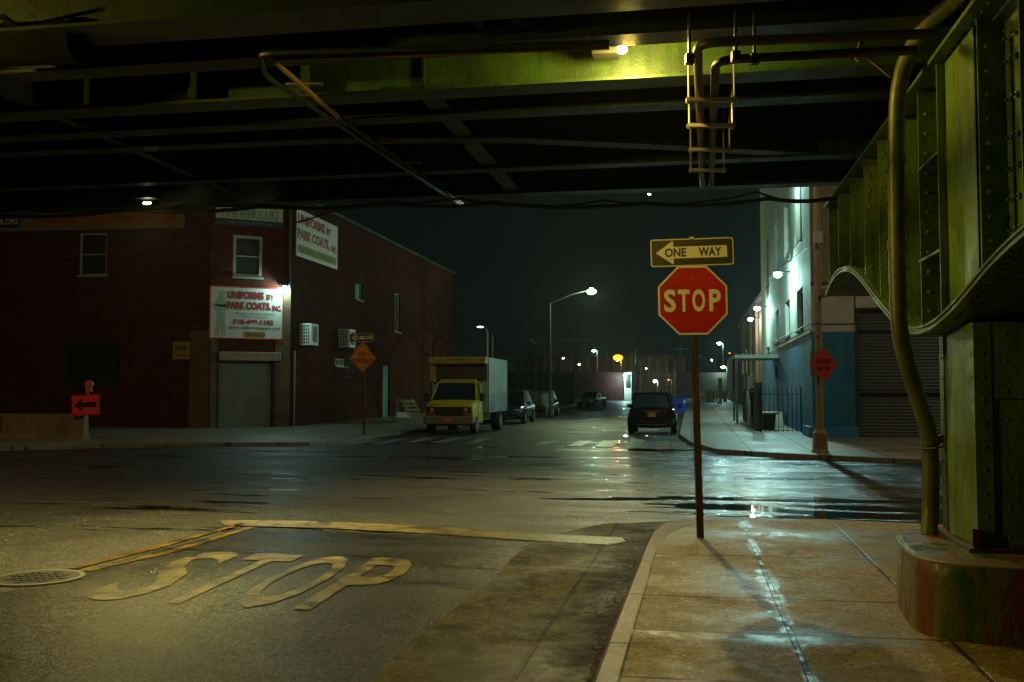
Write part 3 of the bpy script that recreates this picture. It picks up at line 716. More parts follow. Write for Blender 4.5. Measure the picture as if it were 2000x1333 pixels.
m.beam(b_, b_ + Vector((.04, .1, .1)), .02, .03); m.cyl(b_ + Vector((.05, 0, .05)), b_ + Vector((.3, .1, -.1)), .012, 6)
m.build('hook', M_GALV, t, world=True)
# big pipe / drum at upper left
t = thing('drain_pipe', 'short fat dark drain drum under the overpass at the upper left corner', 'pipe', at(60, 90, 7.6))
m = MB(); a = at(-150, 92, 7.7); b_ = at(160, 82, 7.4); m.cyl(a, b_, .165, 20); m.cyl(b_ - (b_-a).normalized()*.04, b_, .18, 20)
m.build('drum', plain('matte_black_steel', (.004, .005, .003), .95, spec=.05), t, world=True, smooth=True)  # near-black matte colour keeps the drum dark where lamps would light it
m = MB(); m.beam(a.lerp(b_, .6) + up*.1, a.lerp(b_, .6) + up*.6, .05, .05); m.beam(a.lerp(b_, .9) + up*.1, a.lerp(b_, .9) + up*.6, .05, .05); m.build('strap', M_DARK, t, world=True, split=True)

# ------------------------------------------------------------------ riveted side girder with its column
gi = thing('bent_girder', 'riveted green steel side girder with a curved lower flange standing on the column at right', 'girder', G(2.3, 7.4, 2.2), 0)
prof = [(13.15, 1.26), (12.85, 1.33), (12.5, 1.39), (12.1, 1.42), (11.6, 1.40), (11.2, 1.35), (10.8, 1.26), (10.4, 1.14), (10, 1.0), (9.6, .86), (9.2, .73), (8.8, .61), (8.4, .515), (8.0, .46), (7.6, .455), (7.2, .49), (6.8, .555), (6.4, .64), (6.0, .73), (5.6, .80), (5.2, .85), (4.7, .89), (4.0, .92), (2.5, .93), (0, .93), (-4, .93)]
ZT = CAMZ + 2.44
def sm(pr):
    out = []
    for i in range(len(pr)-1):
        for k in range(4):
            f = k/4; p0 = pr[max(0,i-1)]; p1 = pr[i]; p2 = pr[i+1]; p3 = pr[min(len(pr)-1, i+2)]
            out.append(tuple(.5*((2*p1[j]) + (-p0[j]+p2[j])*f + (2*p0[j]-5*p1[j]+4*p2[j]-p3[j])*f*f + (-p0[j]+3*p1[j]-3*p2[j]+p3[j])*f**3) for j in (0, 1)))
    out.append(pr[-1]); return out
PF = sm(prof)
def zprof(Y):
    for (a, b_) in zip(PF[:-1], PF[1:]):
        if b_[0] <= Y <= a[0]: f = (a[0]-Y)/(a[0]-b_[0]+1e-9); return CAMZ + a[1] + f*(b_[1]-a[1])
    return CAMZ + 1.3
m = MB()
for (a0, a1, dz0, dz1) in [(1.80, 2.95, 0.0, .020), (1.815, 2.93, .022, .042), (1.80, 2.95, .044, .060)]:
    rings = [[G(a0, Y, CAMZ+h+dz0), G(a1, Y, CAMZ+h+dz0), G(a1, Y, CAMZ+h+dz1), G(a0, Y, CAMZ+h+dz1)] for Y, h in PF]
    m.loft(rings)
m.build('lower_flange', M_GREEN, gi, world=True)
m = MB()
for s_, a in enumerate((1.86, 1.93, 2.0)):
    Y = 12.9 + s_*.04
    while Y > 4.5:
        m.dome(G(a, Y, zprof(Y) + .06), (0, 0, 1), .019, 6, .9)
        if s_ < 2 or True: m.dome(G(a + .02, Y, zprof(Y)), (0, 0, -1), .019, 6, .9)
        Y -= .105
for a in (2.15, 2.35, 2.55, 2.75):
    Y = 8.6
    while Y > 4.5: m.dome(G(a, Y, zprof(Y)), (0,0,-1), .02, 6, .9); Y -= .16
m.build('flange_rivets', M_GREEN, gi, world=True, smooth=True)['kind'] = 'stuff'
AW = 2.10
m = MB(); low = [G(AW, Y, CAMZ + h + .055) for Y, h in PF]; hi = [G(AW, Y, ZT) for Y, h in PF]
for i in range(len(PF)-1):
    m.quad(low[i], low[i+1], hi[i+1], hi[i]); 
    d_ = Vector((.75, 0, 0)); m.quad(low[i] + d_, hi[i] + d_, hi[i+1] + d_, low[i+1] + d_)
m.quad(low[0], hi[0], hi[0] + d_, low[0] + d_)
m.build('web', M_GREEN, gi, world=True, fixn=False)
m = MB()
for (a0, a1, z0, z1) in [(1.80, 2.95, ZT, ZT+.03), (1.83, 2.92, ZT+.035, ZT+.06), (2.085, 2.099, ZT-.16, ZT-.001), (2.0, 2.084, ZT-.02, ZT-.003)]:
    m.loft([[G(a0, Y, z0), G(a1, Y, z0), G(a1, Y, z1), G(a0, Y, z1)] for Y in (13.2, 4, -4)])
m.build('upper_flange', M_GREEN, gi, world=True)
m = MB(); Y = 13.0
while Y > 4.6:
    m.dome(G(2.085, Y, ZT-.08), (-1, K, 0), .018, 6, .9); m.dome(G(1.9, Y, ZT), (0, 0, -1), .018, 6, .9); Y -= .14
m.build('flange_rivets', M_GREEN, gi, world=True, smooth=True)['kind'] = 'stuff'
def stiffener(Y, a0=1.83, mat=M_GREEN, ang=True):
    m = MB(); z0 = zprof(Y) + .062; z1 = ZT - .002
    m.loft([[G(a0, Y, z0), G(AW-.002, Y, z0), G(AW-.002, Y+.018, z0), G(a0, Y+.018, z0)], [G(a0, Y, z1), G(AW-.002, Y, z1), G(AW-.002, Y+.018, z1), G(a0, Y+.018, z1)]])
    if ang:
        m.loft([[G(AW-.018, Y-.10, z0+.02), G(AW-.002, Y-.10, z0+.02), G(AW-.002, Y, z0+.02), G(AW-.018, Y, z0+.02)], [G(AW-.018, Y-.10, z1-.17), G(AW-.002, Y-.10, z1-.17), G(AW-.002, Y, z1-.17), G(AW-.018, Y, z1-.17)]])
        z = z0 + .12
        while z < z1 - .1:
            m.dome(G(AW-.018, Y-.05, z), (-1, K, 0), .018, 6, .9); m.dome(G(a0 + .06, Y, z), (0, -1, 0), .018, 6, .9); z += .16
    m.build('stiffener', mat, gi, world=True)
for Y in (12.95, 12.1, 11.2, 10.3, 9.5, 8.75): stiffener(Y)
stiffener(7.95, 1.86); stiffener(6.42, 1.9); stiffener(5.42, 1.84); stiffener(4.3, 1.84)
# wide cover plates beside the column line
def vplate(name, a, Y0, Y1, z1=ZT-.02, zoff=.07, th=.02):
    m = MB(); z00 = zprof(Y0) + zoff; z01 = zprof(Y1) + zoff
    m.loft([[G(a, Y0, z00), G(a, Y1, z01), G(a+th, Y1, z01), G(a+th, Y0, z00)], [G(a, Y0, z1), G(a, Y1, z1), G(a+th, Y1, z1), G(a+th, Y0, z1)]])
    return m
m = vplate('p', 1.90, 6.50, 7.25); m.loft([[G(1.84, 7.25, zprof(7.25)+.07), G(2.09, 7.25, zprof(7.25)+.07), G(2.09, 7.27, zprof(7.25)+.07), G(1.84, 7.27, zprof(7.25)+.07)], [G(1.84, 7.25, ZT-.02), G(2.09, 7.25, ZT-.02), G(2.09, 7.27, ZT-.02), G(1.84, 7.27, ZT-.02)]])
m.build('cover_plate', M_GREEN, gi, world=True)
m = MB(); 
for z in (2.75, 3.48):
    m.loft([[G(1.84, Y, z), G(2.09, Y, z), G(2.09, Y, z+.018), G(1.84, Y, z+.018)] for Y in (7.28, 7.94)])
    for k in range(5): m.dome(G(1.97, 7.36 + k*.13, z+.018), (0,0,1), .02, 6, .9)
m.build('shelf_plate', M_GREEN, gi, world=True, split=True)
m = MB()
for z in (2.55, 2.75, 2.95, 3.15, 3.35, 3.6, 3.85, 4.0):
    for Y in (6.34, 6.22): 
        if z > zprof(Y) + .12: m.tube([G(AW, Y, z), G(AW-.028, Y, z), G(AW-.03, Y, z), G(AW-.055, Y, z)], [.022, .022, .010, .010], 6)
    for Y in (7.4, 7.55): 
        if z > zprof(Y) + .12: m.dome(G(AW, Y, z), (-1, K, 0), .022, 6, .9)
m.build('bolt', M_GREEN, gi, world=True, smooth=True, split=True)
# column
col0 = Vector((3.21, 6.9, 0)); cd = .95; cwid = 1.05
ct = thing('steel_column', 'riveted green steel box column rising from its concrete pedestal at the right edge', 'column', (col0.x, col0.y, .62), -TH)
zt = 1.58   # local top
m = MB(); m.box(0, cwid, 0, cd, 0, zt); m.box(-.012, 0, .0, .12, 0, zt); m.box(-.012, 0, cd-.12, cd, 0, zt); m.box(-.012, .10, -.012, 0, 0, zt); m.box(cwid-.1, cwid, -.012, 0, 0, zt)
m.box(.02, cwid-.02, -.008, 0, 1.05, zt)
m.build('shaft', M_GREEN, ct)
m = MB()
for x in (.2, .36, .62, .8):
    z = .1 + (0 if x in (.2, .62) else .1)
    while z < zt: m.dome((x, -.001 if z < 1.04 else -.009, z), (0,-1,0), .013, 6, .35); z += .2
for z in [i*.16 + .08 for i in range(9)]: m.dome((-.013, .06, z), (-1,0,0), .014, 6, .4); m.dome((-.013, cd-.06, z), (-1,0,0), .014, 6, .4); m.dome((.05, -.013, z), (0,-1,0), .014, 6, .4)
m.build('rivet', M_GREEN, ct, smooth=True, split=True)
m = MB(); m.box(-.08, cwid+.08, -.06, cd+.08, 0.002, .03); m.box(-.05, .0, -.04, .0, .03, .16); m.build('base_plate', steel('rusted_base_plate', (.09, .05, .02), .6), ct)
# pedestal
pp = [(2.985, 7.8), (2.90, 7.55), (2.80, 7.2), (2.72, 6.85), (2.72, 6.66), (2.80, 6.52), (2.95, 6.42), (3.3, 6.28), (4.6, 6.05), (4.9, 8.1), (3.75, 8.25), (3.35, 8.12), (3.12, 7.98)]
def smooth_loop(P, n=2):
    for _ in range(n):
        Q = []
        for i in range(len(P)):
            a, b_ = Vector(P[i]), Vector(P[(i+1) % len(P)]); Q += [a*.75 + b_*.25, a*.25 + b_*.75]
        P = Q
    return P
pq = smooth_loop([Vector((x, y, 0)) for x, y in pp], 1)
t = thing('pedestal', 'low rounded concrete pedestal with flaking green and rust paint under the steel column', 'pedestal', (3.6, 7.1, ZS))
m = MB(); rings = []
cc = Vector((3.7, 7.1, 0))
for (z, s_) in ((ZS - .05, 1.01), (ZS + .38, 1.0), (ZS + .47, 1.0), (ZS + .495, .985), (ZS + .50, .96)):
    rings.append([Vector((cc.x + (p.x-cc.x)*s_, cc.y + (p.y-cc.y)*s_, z)) for p in pq])
m.loft(rings)
def pedmat():
    m, N, L, b = nm('pedestal_flaking_paint')
    P = mapping(N, L, scale=(1.6, 1.6, .5)); n1 = noise(N, L, P, 2.4, 6, .62, .6); n2 = noise(N, L, P, 14, 4, .7); n3 = noise(N, L, mapping(N, L), 50, 3)
    c = mixc(N, L, ramp(N, L, n1, [(.46, 0), (.48, 1)]), (.13, .032, .012), (.10, .105, .035))
    c = mixc(N, L, ramp(N, L, n1, [(.60, 0), (.61, 1)]), c, (.035, .10, .028))
    c = mixc(N, L, ramp(N, L, n2, [(.5, 0), (.75, .8)]), c, (.03, .018, .01))
    L.new(c, b.inputs['Base Color']); L.new(ramp(N, L, n1, [(.4, .5), (.6, .25)]), b.inputs['Roughness'])
    L.new(bump(N, L, math_(N, L, 'ADD', n3, math_(N, L, 'MULTIPLY', ramp(N, L, n1, [(.46, 0), (.49, 1)]), .8)), .35, .01), b.inputs['Normal']); return m
m.build('block', pedmat(), t, world=True, smooth=True)
m = MB(); P = [Vector((cc.x + (p.x-cc.x)*.992, cc.y + (p.y-cc.y)*.992, ZS+.488)) for p in pq]; m.tube(P + [P[0]], .012, 6); m.build('steel_edging', M_GALV, t, world=True, smooth=True)
# fat bent conduit in front of the girder
t = thing('bent_conduit', 'thick olive painted conduit bending down in front of the girder onto the pedestal', 'conduit', at(1817, 1045, 7.8))
cp = [(1990, -110, 5.6), (1870, 0, 6.6), (1818, 42, 7.0), (1785, 88, 7.3), (1763, 140, 7.5), (1753, 200, 7.6), (1750, 300, 7.65), (1751, 450, 7.65), (1753, 560, 7.65), (1757, 640, 7.65), (1770, 705, 7.7), (1792, 775, 7.75), (1808, 825, 7.78), (1816, 870, 7.8), (1818, 940, 7.8), (1817, 1000, 7.8), (1814, 1048, 7.75)]
P = [at(*c) for c in cp]
PP = []
for i in range(len(P)-1):
    for k in range(5):
        f = k/5; p0 = P[max(0,i-1)]; p1 = P[i]; p2 = P[i+1]; p3 = P[min(len(P)-1, i+2)]
        PP.append(.5*((2*p1) + (p2-p0)*f + (2*p0-5*p1+4*p2-p3)*f*f + (3*p1-p0-3*p2+p3)*f**3))
PP.append(P[-1])
MB().tube(PP, .062, 16).build('pipe', M_PIPE, t, world=True, smooth=True)
m = MB()
for (px, py) in ((1750, 310), (1752, 480), (1817, 860)):
    a = at(px, py, 7.65 if py < 800 else 7.8); m.cyl(a - up*.035, a + up*.035, .069, 16)
m.build('coupling', M_PIPE, t, world=True, smooth=True, split=True)
m = MB(); a = at(1818, 862, 7.8); m.cyl(a + Vector((0,-.02,0)), a + Vector((.14, .02, .03)), .03, 8); m.ball(a + Vector((.08, -.03, .02)), .04, (1,1,.8), 8, 6); m.tube([a + Vector((-.075,-.03,-.06)), a + Vector((0,-.085,-.05)), a + Vector((.08,-.03,-.04))], .008, 6)
m.build('pipe_clamp', steel('rusty_clamp', (.2, .06, .02), .8), t, world=True, smooth=True)

# ------------------------------------------------------------------ lamps
def area_light(name, loc, energy, col, parent=None, size=.25, spot=None, direction=(0,0,-1), blend=.6):
    d = bpy.data.lights.new(name, 'SPOT' if spot else 'POINT'); d.energy = energy; d.color = col; d.shadow_soft_size = size
    o = bpy.data.objects.new(name, d); C.objects.link(o)
    if spot: d.spot_size = R(spot); d.spot_blend = blend; o.rotation_euler = Vector(direction).to_track_quat('-Z', 'Y').to_euler()
    loc = Vector(loc)
    if parent is not None: o.parent = parent; loc = inv_of(parent) @ loc; 
    if parent is not None and spot and parent.rotation_euler.z: o.rotation_euler.rotate_axis; o.rotation_euler = (Matrix.Rotation(-parent.rotation_euler.z, 3, 'Z') @ Vector(direction)).to_track_quat('-Z', 'Y').to_euler()
    o.location = loc; return o
WARM = (1.0, .74, .13)
# the visible under-deck lamp
lp = at(1214, 98, 8.12)
t = thing('deck_lamp', 'lit warm lamp on a dark box housing under the overpass, above the one way sign', 'lamp', lp)
MB().obox(at(1182, 84, 8.2), E2*.11, E1*.1, up*.12).build('housing', M_BLACK, t, world=True, bevel=.01)
m = MB(); m.ball(lp + Vector((.0, 0, .005)), .045, (1.1, .8, .8), 12, 8); m.build('lens', emit('bright_warm_lens', (1, .86, .5), 45), t, world=True, smooth=True)
m = MB(); m.cyl(at(1184, 40, 8.2), at(1184, 10, 8.2) + up*.2, .03, 8); m.build('stem', M_BLACK, t, world=True)
area_light('lamp_light', lp + Vector((.03, -.20, -.12)), 135, WARM, t, .09)
# added lamps under the deck, out of sight, for extra light below
def deck_lamp(loc, label, e, spot=None, d=(0,0,-1), col=WARM):
    loc = Vector(loc)
    t = thing('deck_lamp', label, 'lamp', loc)
    MB().obox(loc + up*.13, Vector((.11,0,0)), Vector((0,.1,0)), up*.09).build('housing', M_BLACK, t, world=True, bevel=.01)
    m = MB(); m.cyl(loc + up*.02, loc + up*.045, .07, 16); m.build('lens', emit('warm_lens', (1, .86, .5), 22), t, world=True)
    area_light('lamp_light', loc - up*.02, e, col, t, .07, spot, d)
deck_lamp((-4.1, 12.95, ZB + .22), 'added lamp hidden between the overpass beams above the pavement lettering', 1000, 84, (.08, -.26, -1), (1, .84, .27))  # added out of sight to make the bright pool on the left asphalt
def edge_lamp(px, py, Y, label, e, lens, d):
    lp = at(px, py, Y); t = thing('deck_lamp', label, 'lamp', lp)
    MB().obox(lp + up*.12 + Vector((0, .02, 0)), E2*.16, E1*.1, up*.06).build('housing', M_BLACK, t, world=True, bevel=.01)
    m = MB(); m.ball(lp, lens, (1.9, 1, .6), 12, 8); m.build('lens', emit('warm_lens', (1, .86, .5), 22), t, world=True, smooth=True)
    if e: area_light('lamp_light', lp - up*.06, e, (1, .83, .27), t, .08, 150, d)
edge_lamp(287, 397, 13.75, 'warm lamp glowing on the far edge of the overpass at upper left', 480, .032, (.12, -.15, -1))
edge_lamp(1268, 380, 13.4, 'small lamp box on the far edge of the overpass left of the one way sign', 60, .012, (0, 0, -1))
deck_lamp((-7.2, 6.5, ZB - .35), 'added lamp under the overpass past the left edge of the view', 900, 64, (1, .1, -.13))  # added flood outside the view, lights girder, column and sign fronts

# ------------------------------------------------------------------ signs on posts
def plate_mesh(poly, th, frame): # poly in (x,z); frame origin, right, up, normal
    o, r, u, n = frame; m = MB(); m.prism([o + r*x + u*z for x, z in poly], n*th); return m
def roundrect(x0, x1, z0, z1, r, n=4):
    P = []
    for cx, cz, a0 in ((x1-r, z1-r, 0), (x0+r, z1-r, 90), (x0+r, z0+r, 180), (x1-r, z0+r, 270)):
        for k in range(n+1): a = R(a0 + 90*k/n); P.append((cx + r*math.cos(a), cz + r*math.sin(a)))
    return P
# STOP sign
Ysn = 11.05; pb_ = gr(1368, 1050, ZS); 
base = Vector((pb_.x, pb_.y, ZS)); Ysn = base.y
top = at(1349, 470, Ysn - .02)
t = thing('stop_sign', 'red octagonal stop sign on a leaning rusty perforated post at the sidewalk corner', 'sign', base)
ax = (top - base); L_ = ax.length; ax.normalize(); rx = Vector((1, 0, -ax.x/ax.z)).normalized(); ny = rx.cross(ax).normalized()
m = MB()
w_ = .032
for (o_, a_, b2) in ((ny*(-w_), rx*w_, ny*.003), (ny*(w_), rx*w_, ny*.003), (rx*(-w_), ny*(w_-.003), rx*.003), (rx*w_, ny*(w_-.003), rx*.003)):
    m.obox(base + ax*L_/2 + o_, a_, b2, ax*L_/2)
m.build('post', M_RUSTP, t, world=True)
m = MB(); k = .06
nf = -ny if ny.y > 0 else ny     # towards the viewer
while k < L_ - .9:
    c = base + ax*k + nf*(w_ + .0035); m.cyl(c, c + nf*.0012, .006, 8); k += .05
m.build('post_hole', plain('pale_hole_edge', (.16, .11, .06), .6), t, world=True, split=True)
sc_ = at(1353, 587, Ysn - .06); e = .762/2; tl = R(-2)
r_ = Vector((math.cos(tl)*.985, -.17, math.sin(-tl)*.0)).normalized(); r_ = Vector((1, -.03, .012)).normalized(); u_ = Vector((-.012, 0, 1)).normalized(); n_ = r_.cross(u_).normalized()   # towards viewer = -y
if n_.y > 0: n_ = -n_
def octa(s): return [(s*math.cos(R(22.5+45*k))/math.cos(R(22.5)), s*math.sin(R(22.5+45*k))/math.cos(R(22.5))) for k in range(8)]
fr = (sc_, r_, u_, n_)
plate_mesh(octa(e), .003, fr).build('border', M_SIGNWHITE, t, world=True, bevel=.001)
fr2 = (sc_ + n_*.004, r_, u_, n_)
def wornred():
    m, N, L, b = nm('worn_stop_red'); P = mapping(N, L)
    n1 = noise(N, L, P, 5.5, 5, .6); n2 = noise(N, L, P, 2.3, 3, .5)
    c = mixc(N, L, ramp(N, L, n2, [(.35, 0), (.7, 1)]), (.50, .012, .006), (.30, .010, .008)); c = mixc(N, L, ramp(N, L, n1, [(.68, 0), (.76, .7)]), c, (.32, .12, .04))
    L.new(c, b.inputs['Base Color']); b.inputs['Roughness'].default_value = .35; return m
plate_mesh(octa(e - .02), .0015, fr2).build('face', wornred(), t, world=True)
letters('lettering', (('S', 0, .132), ('T', .155, .128), ('O', .312, .142), ('P', .498, .128)), sc_ + n_*.0060 + r_*-.318 + u_*-.125, r_, u_, M_SIGNWHITE, t, height=.25, bold=.03, world=True)
m = MB()
for z in (.33, -.33): m.cyl(sc_ + u_*z + n_*.005, sc_ + u_*z + n_*.014, .009, 8)
m.build('bolt', M_RUSTP, t, world=True, split=True)
# ONE WAY plate
def oneway(c, r_, u_, n_, s, tname, label, cat='sign', group=None, mats=None, top_level=True, parent=None):
    t = thing(tname, label, cat, c, 0, group)
    W, H = .914*s, .305*s
    fr = (c, r_, u_, n_)
    plate_mesh(roundrect(-W/2, W/2, -H/2, H/2, .03*s), .003, fr).build('border', M_SIGNWHITE, t, world=True)
    plate_mesh(roundrect(-W/2+.012*s, W/2-.012*s, -H/2+.012*s, H/2-.012*s, .022*s), .0015, (c + n_*.004, r_, u_, n_)).build('face', M_SIGNOLIVE, t, world=True)
    arrow = [(-.40, 0), (-.22, .125), (-.205, .12), (-.205, .065), (.385, .065), (.385, -.065), (-.205, -.065), (-.205, -.12), (-.22, -.125)]
    plate_mesh([(x*s, z*s) for x, z in arrow], .001, (c + n_*.0062, r_, u_, n_)).build('arrow', M_SIGNWHITE, t, world=True)
    text('lettering', 'ONE', c + n_*.008 + r_*-.30*s + u_*-.048*s, r_, u_, M_SIGNOLIVE, t, height=.1*s, width=.235*s, thick=0, bold=.035, world=True)
    text('lettering', 'WAY', c + n_*.008 + r_*.07*s + u_*-.048*s, r_, u_, M_SIGNOLIVE, t, height=.1*s, width=.255*s, thick=0, bold=.035, world=True)
    return t
oc = at(1351.5, 493, Ysn - .07)
rr_ = Vector((1, -.03, .030)).normalized(); uu_ = Vector((-.030, 0, 1)).normalized(); nn_ = rr_.cross(uu_).normalized(); nn_ = -nn_ if nn_.y > 0 else nn_
t1 = oneway(oc, rr_, uu_, nn_, 1.0, 'one_way_sign', 'black and white one way arrow sign directly above the red stop sign')
MB().obox(oc + uu_*.158, rr_*.02, nn_*.02, uu_*.012).build('bracket', M_WHITE, t1, world=True)
# NO OUTLET sign
Yn = 37.0
nb = Vector((at(711, 848, Yn).x, Yn, ZS))
t = thing('no_outlet_sign', 'orange diamond NO OUTLET sign on a dark post at the far left corner', 'sign', nb)
m = MB(); m.beam(nb, Vector((nb.x - .03, Yn, at(708, 650, Yn).z)), .07, .07, up=(0, 1, 0)); m.build('post', M_DARK, t, world=True)
dc = at(708, 700, Yn - .06); hd = .54
r0 = Vector((1, -.1, 0)).normalized(); u0 = Vector((0, 0, 1)); n0v = -Vector((.1, 1, 0)).normalized()
plate_mesh(roundrect(-hd*.70, hd*.70, -hd*.70, hd*.70, .06), .004, (dc, (r0+u0).normalized(), (u0-r0).normalized(), n0v)).build('face', M_ORANGE, t, world=True)
m = MB(); q = hd*.655; P = [(-q, -q), (q, -q), (q, q), (-q, q)]
ra, ua = (r0+u0).normalized(), (u0-r0).normalized()
for (a, b_) in zip(P, P[1:] + P[:1]):
    A = dc + n0v*.006 + ra*a[0] + ua*a[1]; B = dc + n0v*.006 + ra*b_[0] + ua*b_[1]; m.beam(A, B, .012, .003, up=n0v)
m.build('border', M_BLACK, t, world=True)
text('lettering', 'NO', dc + n0v*.006 + r0*-.14 + u0*.07, r0, u0, M_BLACK, t, height=.16, width=.28, thick=0, bold=.02, world=True)
text('lettering', 'OUTLET', dc + n0v*.006 + r0*-.40 + u0*-.17, r0, u0, M_BLACK, t, height=.16, width=.80, thick=0, bold=.02, world=True)
m = MB(); m.prism([dc - n0v*.02 + ra*x + ua*z for x, z in [(-.36, .05), (.42, .05), (.42, .42), (-.05, .42)]], n0v*.004)
m.build('back_plate', M_PLATEY, t, world=True)
o2 = oneway(at(707, 660, Yn - .08), Vector((1, .0, .03)).normalized(), Vector((-.03, 0, 1)).normalized(), Vector((0, -1, 0)), 1.0, 'one_way_sign', 'small one way arrow sign above the orange NO OUTLET diamond')

# ------------------------------------------------------------------ left corner brick building
def wall_open(m, P0, d, n, L_, z0, z1, ops, th=.3):
    """wall along d from P0 with rectangular openings (u0,u1,z0,z1); n points outwards"""
    us = sorted({0, L_} | {o[0] for o in ops} | {o[1] for o in ops}); zs = sorted({z0, z1} | {o[2] for o in ops} | {o[3] for o in ops})
    def hole(u, z): return any(o[0] < u < o[1] and o[2] < z < o[3] for o in ops)
    for a, b_ in zip(us[:-1], us[1:]):
        for c, e_ in zip(zs[:-1], zs[1:]):
            if hole((a+b_)/2, (c+e_)/2): continue
            A = P0 + d*a; B = P0 + d*b_
            m.quad(Vector((A.x, A.y, c)), Vector((B.x, B.y, c)), Vector((B.x, B.y, e_)), Vector((A.x, A.y, e_)))
    for (a, b_, c, e_) in ops:
        A = P0 + d*a; B = P0 + d*b_; o = -n*th
        def v(p, z, k): return Vector((p.x, p.y, z)) + o*k
        m.quad(v(A, c, 0), v(A, c, 1), v(A, e_, 1), v(A, e_, 0)); m.quad(v(B, c, 0), v(B, e_, 0), v(B, e_, 1), v(B, c, 1))
        m.quad(v(A, e_, 0), v(A, e_, 1), v(B, e_, 1), v(B, e_, 0)); m.quad(v(A, c, 0), v(B, c, 0), v(B, c, 1), v(A, c, 1))
        m.quad(v(A, c, 1), v(B, c, 1), v(B, e_, 1), v(A, e_, 1))
def window(parent, P0, d, n, u0, u1, z0, z1, rec=.1, fw=.08, name='window', fm=M_FRAME, gm=M_GLASS, mid=True, sill=True):
    A = P0 + d*u0 - n*rec; B = P0 + d*u1 - n*rec; zz = Vector((0,0,1))
    def pt(u, z): p = P0 + d*u - n*rec; return Vector((p.x, p.y, z))
    m = MB()
    for (a, b_) in ((pt(u0, z0+fw/2), pt(u1, z0+fw/2)), (pt(u0, z1-fw/2), pt(u1, z1-fw/2))): m.beam(a, b_, .08, fw)
    for u in (u0+fw/2, u1-fw/2): m.beam(pt(u, z0+fw), pt(u, z1-fw), .08, fw, up=d)
    if mid: m.beam(pt(u0+fw, (z0+z1)/2), pt(u1-fw, (z0+z1)/2), .06, .05)
    if sill: m.beam(pt(u0-.06, z0-.04) + n*(rec+.03), pt(u1+.06, z0-.04) + n*(rec+.03), .14, .07)
    f = m.build(name, fm, parent, world=True)
    def g(u, z): p = P0 + d*u - n*(rec+.02); return Vector((p.x, p.y, z))
    mm = MB(); mm.quad(g(u0, z0), g(u1, z0), g(u1, z1), g(u0, z1))
    o = mm.build('pane', gm, None, fixn=False)
    # make it a sub-part of the window
    iv = inv_of(parent)
    for v in o.data.vertices: v.co = iv @ v.co
    o.parent = f
    return f
def hplane(px, py, P0, d):
    """point where the pixel ray meets the vertical plane through P0 along d -> (u, z)"""
    r = ray(px, py); n = Vector((-d.y, d.x, 0)); t_ = n.dot(P0) / n.dot(Vector((r.x, r.y, 0)))
    p = r * t_; return (Vector((p.x, p.y, 0)) - Vector((P0.x, P0.y, 0))).dot(d), CAMZ + p.z
B_ = Vector((at(408, 765, 42.0).x, 42.0, 0)); C_ = Vector((at(566, 765, 43.5).x, 43.5, 0))
dW = Vector((-math.cos(R(7)), math.sin(R(7)), 0)); A_ = B_ + dW*26; D_ = C_ + E1*30
HB = 10.35
lb = thing('brick_corner_building', 'two storey dark red brick workshop with a roller shutter on its cut corner, at left', 'building', (B_.x, B_.y, 0))
dF = -dW; nF = Vector((dF.y, -dF.x, 0)); 
dC = (C_ - B_).normalized(); nC = Vector((dC.y, -dC.x, 0)); dS = E1.copy(); nS = Vector((dS.y, -dS.x, 0))
def rect(P0, d, x0, y0, x1, y1):
    a = hplane(x0, y0, P0, d); b_ = hplane(x1, y1, P0, d); return (min(a[0], b_[0]), max(a[0], b_[0]), min(a[1], b_[1]), max(a[1], b_[1]))
w1 = rect(A_, dF, 156, 456, 208, 538); LF = 26.0; w0 = (w1[0]-6.6, w1[1]-6.6, w1[2], w1[3]); g0 = rect(A_, dF, 120, 672, 235, 750)
w2 = rect(B_, dC, 456, 459, 512, 543); dr = rect(B_, dC, 428, 704, 531, 838); dr = (dr[0], dr[1], ZS+.01, dr[3])
LC = (C_ - B_).length
m = MB(); wall_open(m, A_, dF, nF, LF, -.1, HB, [w1, w0, g0]); wall_open(m, B_, dC, nC, LC, -.1, HB, [w2, dr])
wall_f = m.build('wall', M_BRICK, lb, world=True, fixn=False)
window(lb, A_, dF, nF, *w1); window(lb, A_, dF, nF, *w0); window(lb, A_, dF, nF, *g0, rec=.15, fm=M_DARK, mid=False); window(lb, B_, dC, nC, *w2, rec=.05, fw=.13)
s1 = rect(C_, dS, 694, 553, 707, 588); s2 = rect(C_, dS, 771, 572, 781, 650); s3 = rect(C_, dS, 748, 713, 761, 800); s3 = (s3[0], s3[1], ZS+.01, s3[3]); s4 = rect(C_, dS, 654, 700, 676, 716)
m = MB(); wall_open(m, C_, dS, nS, 30, -.1, HB, [s1, s2, s3, s4])
BK = Vector((A_.x, A_.y + 34, 0))
m.quad(A_, BK, BK + up*HB, A_ + up*HB); m.quad(BK, D_, D_ + up*HB, BK + up*HB)
m.build('wall', M_BRICK2, lb, world=True, fixn=False)
window(lb, C_, dS, nS, *s1, fm=plain('teal_shutter', (.1, .22, .19), .6), gm=plain('teal_shutter', (.1, .22, .19), .6)); window(lb, C_, dS, nS, *s2, rec=.12, mid=False); window(lb, C_, dS, nS, *s4, fm=M_GALV, mid=True)
M_SHUT = None
